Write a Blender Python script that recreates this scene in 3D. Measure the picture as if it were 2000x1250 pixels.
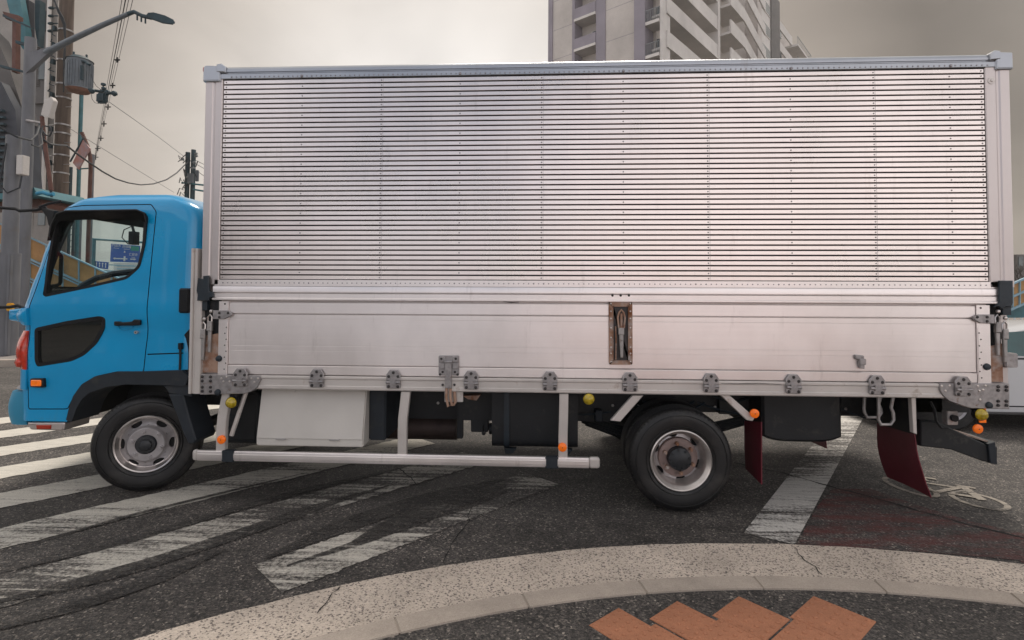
import bpy, bmesh, math, random
from mathutils import Vector, Matrix
from math import sin, cos, pi, radians, atan2, sqrt
random.seed(7)
for o in list(bpy.data.objects): bpy.data.objects.remove(o)
S = bpy.context.scene
COL = S.collection
# ------------------------------------------------------------ camera
F, PX, PY = 1050.0, 1004.0, 539.5
YAW, PIT, ROL = -.049, .0305, .0074
CAM = Vector((2.6901, -4.152, 1.6516)); TP = .0032
_f = Vector((sin(YAW)*cos(PIT), cos(YAW)*cos(PIT), sin(PIT)))
_r = Vector((cos(YAW), -sin(YAW), 0)); _u = _r.cross(_f)
r_ = cos(ROL)*_r + sin(ROL)*_u; u_ = -sin(ROL)*_r + cos(ROL)*_u
cd = bpy.data.cameras.new('camera'); cam = bpy.data.objects.new('camera', cd); COL.objects.link(cam)
cd.sensor_width = 36; cd.lens = 36*F/2000; cd.shift_x = (1000-PX)/2000; cd.shift_y = (PY-625)/2000
cd.clip_start = .05; cd.clip_end = 2000
M3 = Matrix((r_, u_, -_f)).transposed()
cam.matrix_world = Matrix.Translation(CAM) @ M3.to_4x4()
S.camera = cam
# ------------------------------------------------------------ world and sun
S.view_settings.view_transform = 'Standard'; S.view_settings.look = 'None'
S.view_settings.gamma = 1; S.view_settings.use_curve_mapping = False
S.view_settings.exposure = 0.28
W = bpy.data.worlds.new('World'); S.world = W; W.use_nodes = True
nt = W.node_tree; N = nt.nodes; Lk = nt.links; N.clear()
def wn(t, **k):
    n = N.new(t)
    for a, b in k.items(): setattr(n, a, b)
    return n
SUN_EL, SUN_AZ = radians(60), radians(8)      # high, behind the truck
sky = wn('ShaderNodeTexSky', sky_type='NISHITA', sun_disc=False, sun_elevation=SUN_EL, sun_rotation=SUN_AZ)
sky.dust_density = 4; sky.air_density = 1.5
tc = wn('ShaderNodeTexCoord')
# thin overcast: brightest low in the sky ahead, heavier brown-grey cloud overhead, blue-grey deck behind
vm = wn('ShaderNodeVectorMath', operation='DOT_PRODUCT')
ga, ge = radians(-9), radians(9)
vm.inputs[1].default_value = (sin(ga)*cos(ge), cos(ga)*cos(ge), sin(ge))
Lk.new(tc.outputs['Generated'], vm.inputs[0])
rp = wn('ShaderNodeValToRGB'); Lk.new(vm.outputs['Value'], rp.inputs[0])
e = rp.color_ramp.elements
def stops(cr, L):
    while len(cr.elements) > 1: cr.elements.remove(cr.elements[-1])
    cr.elements[0].position = L[0][0]; cr.elements[0].color = (*L[0][1], 1)
    for p, c in L[1:]:
        q = cr.elements.new(p); q.color = (*c, 1)
stops(rp.color_ramp, [(0, (.62, .60, .60)), (.10, (1.0, .97, .93)), (.30, (1.25, 1.18, 1.10)), (.46, (.80, .74, .68)), (.60, (.24, .21, .18)), (.72, (.17, .145, .12)), (.82, (.31, .265, .225)), (.90, (.57, .515, .46)), (.96, (.80, .755, .71)), (1, (.93, .90, .87))])
sx = wn('ShaderNodeSeparateXYZ'); Lk.new(tc.outputs['Generated'], sx.inputs[0])
bh = wn('ShaderNodeMapRange'); Lk.new(sx.outputs[1], bh.inputs[0])
for i_, v_ in enumerate((.05, -.70, 0., 1.)): bh.inputs[i_+1].default_value = v_
e2 = wn('ShaderNodeMapRange'); Lk.new(sx.outputs[2], e2.inputs[0])
for i_, v_ in enumerate((-1., 1., 0., 1.)): e2.inputs[i_+1].default_value = v_
re_ = wn('ShaderNodeValToRGB'); Lk.new(e2.outputs[0], re_.inputs[0])
stops(re_.color_ramp, [(0, (.7, .6, .56)), (.50, (.94, .865, .835)), (.56, (.80, .74, .725)), (.64, (.50, .48, .50)), (.72, (.30, .30, .34)), (.85, (.12, .12, .13)), (1, (.0, .0, .0))])
rp2 = wn('ShaderNodeMix', data_type='RGBA', blend_type='MULTIPLY'); rp2.inputs[0].default_value = 1
Lk.new(re_.outputs[0], rp2.inputs[6]); Lk.new(bh.outputs[0], rp2.inputs[7])
ad = wn('ShaderNodeMix', data_type='RGBA', blend_type='ADD'); ad.inputs[0].default_value = 1
Lk.new(rp.outputs[0], ad.inputs[6]); Lk.new(rp2.outputs[2], ad.inputs[7])
nz = wn('ShaderNodeTexNoise'); nz.inputs['Scale'].default_value = 2.2; nz.inputs['Detail'].default_value = 5; nz.inputs['Distortion'].default_value = .6
# a blue-grey cloud bank up behind the photographer, mirrored in the body side
vm3 = wn('ShaderNodeVectorMath', operation='DOT_PRODUCT'); c3 = Vector((-.9, -4.15, 1.75)).normalized(); vm3.inputs[1].default_value = tuple(c3)
Lk.new(tc.outputs['Generated'], vm3.inputs[0]); rp3 = wn('ShaderNodeValToRGB'); Lk.new(vm3.outputs['Value'], rp3.inputs[0])
stops(rp3.color_ramp, [(0, (1, 1, 1)), (.90, (1, 1, 1)), (.965, (.60, .66, .74)), (1, (.34, .42, .54))])
ml3 = wn('ShaderNodeMix', data_type='RGBA', blend_type='MULTIPLY'); ml3.inputs[0].default_value = 1; Lk.new(ad.outputs[2], ml3.inputs[6]); Lk.new(rp3.outputs[0], ml3.inputs[7])
mp = wn('ShaderNodeMapping'); mp.inputs['Scale'].default_value = (1, 1, 2.6)
Lk.new(tc.outputs['Generated'], mp.inputs[0]); Lk.new(mp.outputs[0], nz.inputs['Vector'])
nr = wn('ShaderNodeMapRange'); nr.inputs['From Min'].default_value = .3; nr.inputs['From Max'].default_value = .7
nr.inputs['To Min'].default_value = .82; nr.inputs['To Max'].default_value = 1.14
Lk.new(nz.outputs[0], nr.inputs[0])
ml = wn('ShaderNodeMix', data_type='RGBA', blend_type='MULTIPLY'); ml.inputs[0].default_value = 1
Lk.new(ml3.outputs[2], ml.inputs[6]); Lk.new(nr.outputs[0], ml.inputs[7])
bg1 = wn('ShaderNodeBackground'); Lk.new(sky.outputs[0], bg1.inputs[0]); bg1.inputs[1].default_value = .05
bg2 = wn('ShaderNodeBackground'); Lk.new(ml.outputs[2], bg2.inputs[0]); bg2.inputs[1].default_value = 1.0
mx = wn('ShaderNodeMixShader'); mx.inputs[0].default_value = .93
Lk.new(bg1.outputs[0], mx.inputs[1]); Lk.new(bg2.outputs[0], mx.inputs[2])
wo = wn('ShaderNodeOutputWorld'); Lk.new(mx.outputs[0], wo.inputs[0])
sl = bpy.data.lights.new('sun', 'SUN'); sl.energy = 2.6; sl.angle = radians(22); sl.color = (1, .92, .82)
sun = bpy.data.objects.new('sun', sl); COL.objects.link(sun)
sd = Vector((sin(SUN_AZ)*cos(SUN_EL), cos(SUN_AZ)*cos(SUN_EL), sin(SUN_EL)))
sun.rotation_euler = sd.to_track_quat('Z', 'Y').to_euler(); sun.location = (0, 10, 20)

# ------------------------------------------------------------ pixel helpers (photo pixels -> metres)
def ray(px, py): return _f + r_*((px-PX)/F) - u_*((py-PY)/F)
def P(px, py, y=0):
    d = ray(px, py); return CAM + d*((y-CAM.y)/d.y)
def L(px, py, y=0):
    p = P(px, py, y); return (p.x, p.z-TP*p.x)
def G(px, py, z=0):
    d = ray(px, py); p = CAM + d*((z-CAM.z)/d.z); return (p.x, p.y)
def D(px, py, dist): return CAM + ray(px, py)*dist

# ------------------------------------------------------------ materials
def mat(name, col, rough=.5, metal=0., var=.12, vscale=6., bump=0., bscale=80., stretch=(1, 1, 1), col2=None, spec=.5, coat=0, emit=None, dirt=None):
    m = bpy.data.materials.new(name); m.use_nodes = True
    t = m.node_tree; b = t.nodes['Principled BSDF']; ns = t.nodes; lk = t.links
    b.inputs['Roughness'].default_value = rough; b.inputs['Metallic'].default_value = metal
    b.inputs['Specular IOR Level'].default_value = spec; b.inputs['Coat Weight'].default_value = coat
    c = Vector(col[:3]); tcn = ns.new('ShaderNodeTexCoord'); mpn = ns.new('ShaderNodeMapping'); mpn.inputs['Scale'].default_value = stretch
    lk.new(tcn.outputs['Object'], mpn.inputs[0])
    no = ns.new('ShaderNodeTexNoise'); no.inputs['Scale'].default_value = vscale; no.inputs['Detail'].default_value = 6
    lk.new(mpn.outputs[0], no.inputs['Vector'])
    cr = ns.new('ShaderNodeValToRGB'); lk.new(no.outputs[0], cr.inputs[0])
    c2 = Vector(col2) if col2 else c*(1-var*2)
    cr.color_ramp.elements[0].position = .3; cr.color_ramp.elements[1].position = .62
    cr.color_ramp.elements[0].color = (*c2, 1); cr.color_ramp.elements[1].color = (*c, 1)
    out = cr.outputs[0]
    if dirt:                                     # (colour, threshold, scale)
        n2 = ns.new('ShaderNodeTexNoise'); n2.inputs['Scale'].default_value = dirt[2]; n2.inputs['Detail'].default_value = 8; n2.inputs['Roughness'].default_value = .65
        mp2 = ns.new('ShaderNodeMapping'); mp2.inputs['Scale'].default_value = dirt[3] if len(dirt) > 3 else (1, 1, 1)
        lk.new(tcn.outputs['Object'], mp2.inputs[0]); lk.new(mp2.outputs[0], n2.inputs['Vector'])
        r2 = ns.new('ShaderNodeMapRange'); r2.inputs['From Min'].default_value = dirt[1]; r2.inputs['From Max'].default_value = dirt[1]+.18
        lk.new(n2.outputs[0], r2.inputs[0])
        mi = ns.new('ShaderNodeMix'); mi.data_type = 'RGBA'; lk.new(r2.outputs[0], mi.inputs[0]); lk.new(out, mi.inputs[6]); mi.inputs[7].default_value = (*dirt[0], 1)
        out = mi.outputs[2]
    lk.new(out, b.inputs['Base Color'])
    rr = ns.new('ShaderNodeMapRange'); lk.new(no.outputs[0], rr.inputs[0]); rr.inputs['To Min'].default_value = min(1, rough*1.18); rr.inputs['To Max'].default_value = rough*.85
    lk.new(rr.outputs[0], b.inputs['Roughness'])
    if bump:
        nb = ns.new('ShaderNodeTexNoise'); nb.inputs['Scale'].default_value = bscale; nb.inputs['Detail'].default_value = 4
        lk.new(mpn.outputs[0], nb.inputs['Vector'])
        bp = ns.new('ShaderNodeBump'); bp.inputs['Strength'].default_value = bump; bp.inputs['Distance'].default_value = .004
        lk.new(nb.outputs[0], bp.inputs['Height']); lk.new(bp.outputs[0], b.inputs['Normal'])
    if emit:
        b.inputs['Emission Color'].default_value = (*emit[0], 1); b.inputs['Emission Strength'].default_value = emit[1]
    return m
def glass(name, tint=(.8, .9, .9), refl=.10, rough=.02):
    m = bpy.data.materials.new(name); m.use_nodes = True; t = m.node_tree; ns = t.nodes; lk = t.links; ns.clear()
    tr = ns.new('ShaderNodeBsdfTransparent'); tr.inputs[0].default_value = (*tint, 1)
    gl = ns.new('ShaderNodeBsdfGlossy'); gl.inputs['Roughness'].default_value = rough
    fr = ns.new('ShaderNodeFresnel'); fr.inputs[0].default_value = 1.45
    ma = ns.new('ShaderNodeMath'); ma.operation = 'MULTIPLY_ADD'; ma.inputs[1].default_value = .55; ma.inputs[2].default_value = refl*.05
    lk.new(fr.outputs[0], ma.inputs[0])
    mi = ns.new('ShaderNodeMixShader'); lk.new(ma.outputs[0], mi.inputs[0]); lk.new(tr.outputs[0], mi.inputs[1]); lk.new(gl.outputs[0], mi.inputs[2])
    ou = ns.new('ShaderNodeOutputMaterial'); lk.new(mi.outputs[0], ou.inputs[0]); return m

class NT:   # tiny node helper for the ground shaders
    def __init__(s, name):
        s.m = bpy.data.materials.new(name); s.m.use_nodes = True; s.t = s.m.node_tree; s.b = s.t.nodes['Principled BSDF']
        s.tc = s.n('ShaderNodeTexCoord').outputs['Object']
    def n(s, t, **k):
        q = s.t.nodes.new(t)
        for a, b in k.items(): setattr(q, a, b)
        return q
    def l(s, a, b): s.t.links.new(a, b)
    def math(s, op, a, b=0., c=0.):
        q = s.n('ShaderNodeMath', operation=op)
        for i, v in enumerate((a, b, c)):
            if isinstance(v, (int, float)): q.inputs[i].default_value = v
            else: s.l(v, q.inputs[i])
        return q.outputs[0]
    def noise(s, sc, det=4, rough=.5, vec=None, dist=0):
        q = s.n('ShaderNodeTexNoise'); q.inputs['Scale'].default_value = sc; q.inputs['Detail'].default_value = det; q.inputs['Roughness'].default_value = rough; q.inputs['Distortion'].default_value = dist
        s.l(vec or s.tc, q.inputs['Vector']); return q.outputs[0]
    def map(s, sc=(1, 1, 1), rot=(0, 0, 0), loc=(0, 0, 0), vec=None):
        q = s.n('ShaderNodeMapping'); q.inputs['Scale'].default_value = sc; q.inputs['Rotation'].default_value = rot; q.inputs['Location'].default_value = loc
        s.l(vec or s.tc, q.inputs[0]); return q.outputs[0]
    def rng(s, v, a, b, c=0., d=1.):
        q = s.n('ShaderNodeMapRange'); s.l(v, q.inputs[0])
        for i, x in enumerate((a, b, c, d)): q.inputs[i+1].default_value = x
        return q.outputs[0]
    def mix(s, f, a, b, bt='MIX'):
        q = s.n('ShaderNodeMix', data_type='RGBA', blend_type=bt)
        for i, v in ((0, f), (6, a), (7, b)):
            if isinstance(v, (int, float)): q.inputs[i].default_value = v
            elif isinstance(v, tuple): q.inputs[i].default_value = (*v, 1)
            else: s.l(v, q.inputs[i])
        return q.outputs[2]
    def ramp(s, v, L):
        q = s.n('ShaderNodeValToRGB'); stops(q.color_ramp, L); s.l(v, q.inputs[0]); return q.outputs[0]
    def vor(s, sc, vec=None, feat='F1'):
        q = s.n('ShaderNodeTexVoronoi', feature=feat); q.inputs['Scale'].default_value = sc; s.l(vec or s.tc, q.inputs['Vector']); return q
    def bump(s, h, st, di):
        q = s.n('ShaderNodeBump'); q.inputs['Strength'].default_value = st; q.inputs['Distance'].default_value = di
        s.l(h, q.inputs['Height']); s.l(q.outputs[0], s.b.inputs['Normal'])
STRIPE = radians(48.5)
def asphalt_nodes(s, dark=1.0, sc=95):
    v = s.vor(sc); v2 = s.vor(sc*2.1)
    sep = s.n('ShaderNodeSeparateColor'); s.l(v.outputs['Color'], sep.inputs[0])
    sp2 = s.n('ShaderNodeSeparateColor'); s.l(v2.outputs['Color'], sp2.inputs[0])
    k = dark*1.45
    g = s.ramp(sep.outputs[0], [(0, (.016*k, .015*k, .015*k)), (.3, (.034*k, .031*k, .029*k)), (.6, (.058*k, .052*k, .048*k)), (.85, (.085*k, .076*k, .069*k)), (.95, (.13*k, .115*k, .10*k)), (1, (.26*k, .23*k, .20*k))])
    g2 = s.ramp(sp2.outputs[1], [(0, (.35, .35, .36)), (.6, (1, 1, 1)), (1, (1.0, 1.0, 1.0))])
    c = s.mix(.75, g, g2, 'MULTIPLY')
    big = s.rng(s.noise(.7, 5, .6), .32, .68, .66, 1.3); mid = s.rng(s.noise(5.5, 6, .7), .32, .68, .72, 1.25); c = s.mix(1, c, mid, 'MULTIPLY')
    st = s.rng(s.noise(1.0, 4, .6, s.map((.35, 3.2, 1), (0, 0, -STRIPE))), .35, .62, .62, 1.05)   # rubber streaks
    c = s.mix(1, c, big, 'MULTIPLY'); c = s.mix(.8, c, st, 'MULTIPLY')
    h = s.math('ADD', v.outputs['Distance'], s.math('MULTIPLY', v2.outputs['Distance'], .5))
    return c, h, v
def m_asphalt():
    s = NT('asphalt'); c, h, v = asphalt_nodes(s)
    s.l(c, s.b.inputs['Base Color']); s.b.inputs['Roughness'].default_value = .72; s.b.inputs['Specular IOR Level'].default_value = .4
    s.bump(h, .9, .006); return s.m
def m_paint(name='road_paint', col=(.62, .60, .56), wear=.5, seed=0., ang=STRIPE):
    s = NT(name); c, h, v = asphalt_nodes(s, .95)
    mp = s.map((.55, 9, 1), (0, 0, -ang), (seed, seed*2, 0))
    streak = s.noise(2.0, 9, .68, mp, .4)
    fine = s.noise(38, 6, .75)
    big = s.noise(.75, 3, .5, s.map((.8, 2.2, 1), (0, 0, -ang), (seed*3, 0, 0)))
    w = s.math('ADD', s.math('MULTIPLY', streak, .9), s.math('MULTIPLY', fine, .62))
    w = s.math('ADD', w, s.math('MULTIPLY', big, .9))
    msk = s.rng(w, wear+.69, wear+.86, 1, 0)
    pc = s.mix(s.rng(s.noise(6, 5, .7, mp), .3, .7), tuple(x*.62 for x in col), col)
    pc = s.mix(.55, pc, s.ramp(v.outputs['Distance'], [(0, (1, 1, 1)), (.6, (.86, .85, .84)), (1, (.4, .4, .4))]), 'MULTIPLY')
    s.l(s.mix(msk, c, pc), s.b.inputs['Base Color']); s.b.inputs['Roughness'].default_value = .75
    s.bump(h, .6, .005); return s.m
def m_red():
    s = NT('red_road_coating'); c, h, v = asphalt_nodes(s, .9)
    w = s.math('ADD', s.noise(3.2, 8, .7, s.map((.7, 2.6, 1), (0, 0, radians(12)))), s.math('MULTIPLY', s.noise(40, 5, .7), .35))
    s.l(s.mix(s.rng(w, .55, .76, .80, 0), c, (.10, .016, .015)), s.b.inputs['Base Color']); s.b.inputs['Roughness'].default_value = .85
    s.bump(h, .8, .006); return s.m
def m_aggregate():
    s = NT('exposed_aggregate_concrete'); v = s.vor(115); v2 = s.vor(50)
    sep = s.n('ShaderNodeSeparateColor'); s.l(v.outputs['Color'], sep.inputs[0])
    g = s.ramp(sep.outputs[0], [(0, (.13, .11, .10)), (.12, (.24, .205, .18)), (.22, (.50, .43, .36)), (1, (.64, .55, .47))])
    big = s.rng(s.noise(1.6, 6, .65), .3, .7, .72, 1.12)
    c = s.mix(1, g, big, 'MULTIPLY')
    pit = s.rng(s.noise(48, 6, .75), .33, .41, .30, 1); c = s.mix(1, c, pit, 'MULTIPLY')
    s.l(c, s.b.inputs['Base Color']); s.b.inputs['Roughness'].default_value = .9
    s.bump(s.math('ADD', v.outputs['Distance'], s.math('MULTIPLY', v2.outputs['Distance'], .6)), .8, .006); return s.m
def m_concrete(name, col, sc=4.):
    s = NT(name); c = s.mix(s.rng(s.noise(sc, 8, .7), .3, .7), tuple(x*.7 for x in col), col)
    c = s.mix(.7, c, s.rng(s.noise(160, 3, .7), .3, .7, .65, 1.15), 'MULTIPLY')
    s.l(c, s.b.inputs['Base Color']); s.b.inputs['Roughness'].default_value = .85; s.bump(s.noise(120, 5, .7), .4, .003); return s.m

M = {}
M['asphalt'] = m_asphalt(); M['red'] = m_red(); M['agg'] = m_aggregate()
M['kerb'] = m_concrete('kerb_concrete', (.46, .395, .335), 3); M['tile'] = m_concrete('orange_tactile_tile', (.43, .18, .095), 5)
M['conc'] = m_concrete('weathered_concrete', (.30, .29, .28), 2)
M['blue'] = mat('cab_blue_paint', (.002, .31, .62), .28, 0, .06, 2.2, coat=.55, spec=.4, dirt=((.05, .25, .42), .60, 3.0, (1, 1, .4)))
M['blue2'] = mat('faded_teal_blue_plastic', (.02, .23, .38), .5, 0, .06, 3)
M['groove'] = mat('panel_groove_shade', (.02, .018, .02), .7, 0, .1)  # near-black colour paints the shadow lines into the rib grooves
M['black'] = mat('black_rubber_trim', (.006, .007, .009), .45, 0, .15, 9, spec=.3)
M['interior'] = mat('cab_interior', (.005, .005, .006), .8, 0, .1)
M['grayplastic'] = mat('dark_grey_plastic', (.020, .026, .034), .55, 0, .12, 8, spec=.35, dirt=((.05, .048, .045), .58, 5))
M['chassis'] = mat('chassis_black_paint', (.004, .006, .009), .55, 0, .2, 5, .2, 60, dirt=((.05, .045, .04), .58, 7))
M['tyre'] = mat('tyre_rubber', (.006, .006, .007), .5, 0, .15, 10, .15, 120, dirt=((.030, .027, .025), .52, 5))
def m_alu(name, col, rough, metal=.85, vertical=True, dirt=True):
    s = NT(name); st = (70, 1, .8) if vertical else (.8, 1, 70)
    br = s.noise(1.0, 5, .6, s.map(st)); blot = s.noise(1.1, 6, .6, s.map((1, 1, .6)))
    c = s.mix(s.rng(br, .3, .7), tuple(x*.96 for x in col), col)
    c = s.mix(1, c, s.rng(blot, .3, .7, .82, 1.08), 'MULTIPLY')
    if dirt:
        dn = s.noise(3.0, 9, .72, s.map((3.0, 1, .45))); c = s.mix(s.rng(dn, .58, .82, 0, .40), c, (.22, .17, .14))
    s.l(c, s.b.inputs['Base Color']); s.b.inputs['Metallic'].default_value = metal
    s.l(s.rng(blot, .3, .7, rough*.8, rough*1.2), s.b.inputs['Roughness'])
    return s.m
M['alu_rib'] = m_alu('corrugated_aluminium', (.88, .80, .765), .30)
M['alu'] = m_alu('aluminium_extrusion', (.91, .85, .83), .36, .8, False)
M['alu_post'] = m_alu('brushed_aluminium_post', (.62, .565, .55), .42, .8)
M['alu_top'] = m_alu('aluminium_roof_rail', (.42, .44, .475), .35, .85, False)
M['alu_pale'] = mat('pale_painted_aluminium', (.62, .58, .55), .4, .35, .08, 4, dirt=((.25, .17, .12), .60, 8))
M['rivet'] = mat('rivet_metal', (.30, .28, .29), .4, .8)
M['bolt'] = mat('dark_bolt', (.06, .055, .055), .5, .6)
M['hinge'] = mat('galvanised_hinge', (.38, .36, .36), .45, .7, .15, 30, .2, 90, dirt=((.16, .08, .045), .6, 20))
M['steel'] = mat('galvanised_steel', (.42, .40, .39), .45, .6, .15, 12, dirt=((.20, .09, .04), .58, 14))
M['rust'] = mat('rust_stained_steel', (.40, .26, .19), .7, .3, .15, 12, .3, 60, col2=(.20, .075, .03), dirt=((.42, .38, .36), .5, 9))
M['tape'] = mat('black_rubber_flap', (.010, .020, .030), .45, 0, .2, 10, .6, 30)
M['white'] = mat('white_painted_box', (.58, .55, .51), .5, .0, .05, 3, .25, 30, dirt=((.25, .22, .20), .66, 18))
M['wheel'] = mat('silver_wheel_paint', (.44, .42, .43), .35, .6, .12, 9, dirt=((.08, .07, .065), .6, 10))
M['wheel_brown'] = mat('dusty_brown_wheel_paint', (.30, .22, .20), .55, .3, .12, 9, dirt=((.10, .08, .07), .55, 12))
M['hub'] = mat('hub_grease_black', (.018, .02, .024), .5, 0, .2, 10)
M['rim'] = mat('bright_rim_edge', (.68, .63, .60), .30, .75, .15, 9)
M['flap'] = mat('dark_red_mud_flap', (.125, .006, .018), .5, 0, .15, 3, .2, 40)
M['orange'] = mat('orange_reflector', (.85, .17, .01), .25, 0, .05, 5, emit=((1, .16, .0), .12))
M['amber'] = mat('amber_marker_lens', (.50, .36, .01), .15, 0, .25, 40, .6, 60, coat=.6)
M['lamp_red'] = mat('red_orange_lamp_lens', (.60, .035, .008), .2, 0, .25, 24, .5, 40, coat=.6)
M['lamp_or'] = mat('orange_side_lamp', (.75, .14, .01), .2, 0, .2, 30, .4, 50, coat=.5, emit=((1, .2, 0), .25))
M['redref'] = mat('red_reflector', (.40, .03, .01), .3)
M['glass'] = glass('cab_window_glass', (.80, .90, .92), .10)
M['glass_dark'] = mat('dark_tinted_glass', (.003, .006, .006), .02, 0, .1, 3, spec=.6); M['glass_dark'].node_tree.nodes['Principled BSDF'].inputs['IOR'].default_value = 2.0
M['visor'] = glass('smoked_visor', (.20, .19, .21), .3, .1)
M['pole'] = mat('grey_painted_pole', (.15, .155, .17), .6, .1, .12, 5, .3, 50, (1, 1, .3), dirt=((.12, .11, .10), .6, 3))
M['wood'] = mat('weathered_concrete_pole', (.13, .095, .075), .85, 0, .2, 10, .5, 40, (1, 1, .12))
M['wire'] = mat('black_cable', (.012, .016, .022), .6)
M['wire_thin'] = mat('grey_wire', (.10, .10, .11), .6)
M['teal'] = mat('teal_painted_steel', (.05, .17, .20), .55, .1, .12, 4)
M['teal_light'] = mat('pale_blue_painted_steel', (.26, .42, .50), .55, 0, .1, 3, dirt=((.2, .2, .2), .6, 6))
M['darkteal'] = mat('dark_teal_metal', (.02, .05, .065), .6, .1, .2, 4)
M['trafo'] = mat('transformer_grey', (.14, .16, .18), .5, .2, .1, 6)
M['trafo_bot'] = mat('transformer_rusty_base', (.25, .12, .08), .7, 0, .2, 8)
M['ochre'] = mat('ochre_stair_panel', (.50, .27, .10), .7, 0, .16, 2.2, .15, 40, dirt=((.22, .13, .07), .56, 2.5, (1, 1, .5)))
M['wall_g'] = m_concrete('grey_render_wall', (.16, .15, .145), 1.2)
M['wall_d'] = mat('dark_slate_wall', (.055, .06, .075), .7, 0, .2, 1.5)
M['wall_w'] = m_concrete('pale_render_wall', (.36, .335, .31), 1.)
M['brown'] = mat('brown_painted_steel', (.12, .045, .032), .6, .1, .15, 5)
M['apt'] = m_concrete('apartment_beige_tile', (.60, .55, .51), .25)
M['apt_w'] = m_concrete('apartment_pale_render', (.72, .68, .64), .25)
M['apt_d'] = mat('apartment_mauve_panel', (.25, .225, .26), .7, 0, .1, .5)
M['apt_g'] = mat('apartment_glass', (.10, .13, .14), .12, 0, .3, .6)
M['apt_m'] = mat('apartment_metal', (.22, .24, .25), .5, .4, .1, 2)
M['sign_b'] = mat('blue_road_sign', (.005, .10, .42), .5, 0, .05, 3)
M['sign_g'] = mat('green_sign_badge', (.0, .28, .20), .5)
M['sign_w'] = mat('sign_white', (.75, .75, .75), .5)
M['signpink'] = mat('faded_red_sign', (.42, .16, .12), .6, 0, .25, 3, col2=(.35, .33, .36))
M['yellow'] = mat('yellow_housing', (.75, .38, .01), .5)
M['car'] = mat('white_car_paint', (.46, .46, .47), .25, 0, .02, 2, coat=.6)
M['carglass'] = mat('car_window_glass', (.02, .09, .09), .06, 0, .2, 3, spec=.7)
M['leaf'] = mat('dark_twig', (.05, .04, .032), .8)
M['crack'] = mat('crack_black', (.008, .008, .008), .95)
M['tar'] = mat('tyre_smear', (.02, .021, .024), .8)
M['mirror'] = mat('mirror_glass', (.8, .8, .8), .03, 1, .01)
M['sidewalk'] = m_concrete('far_sidewalk_paving', (.24, .215, .20), 1.5)

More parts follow.
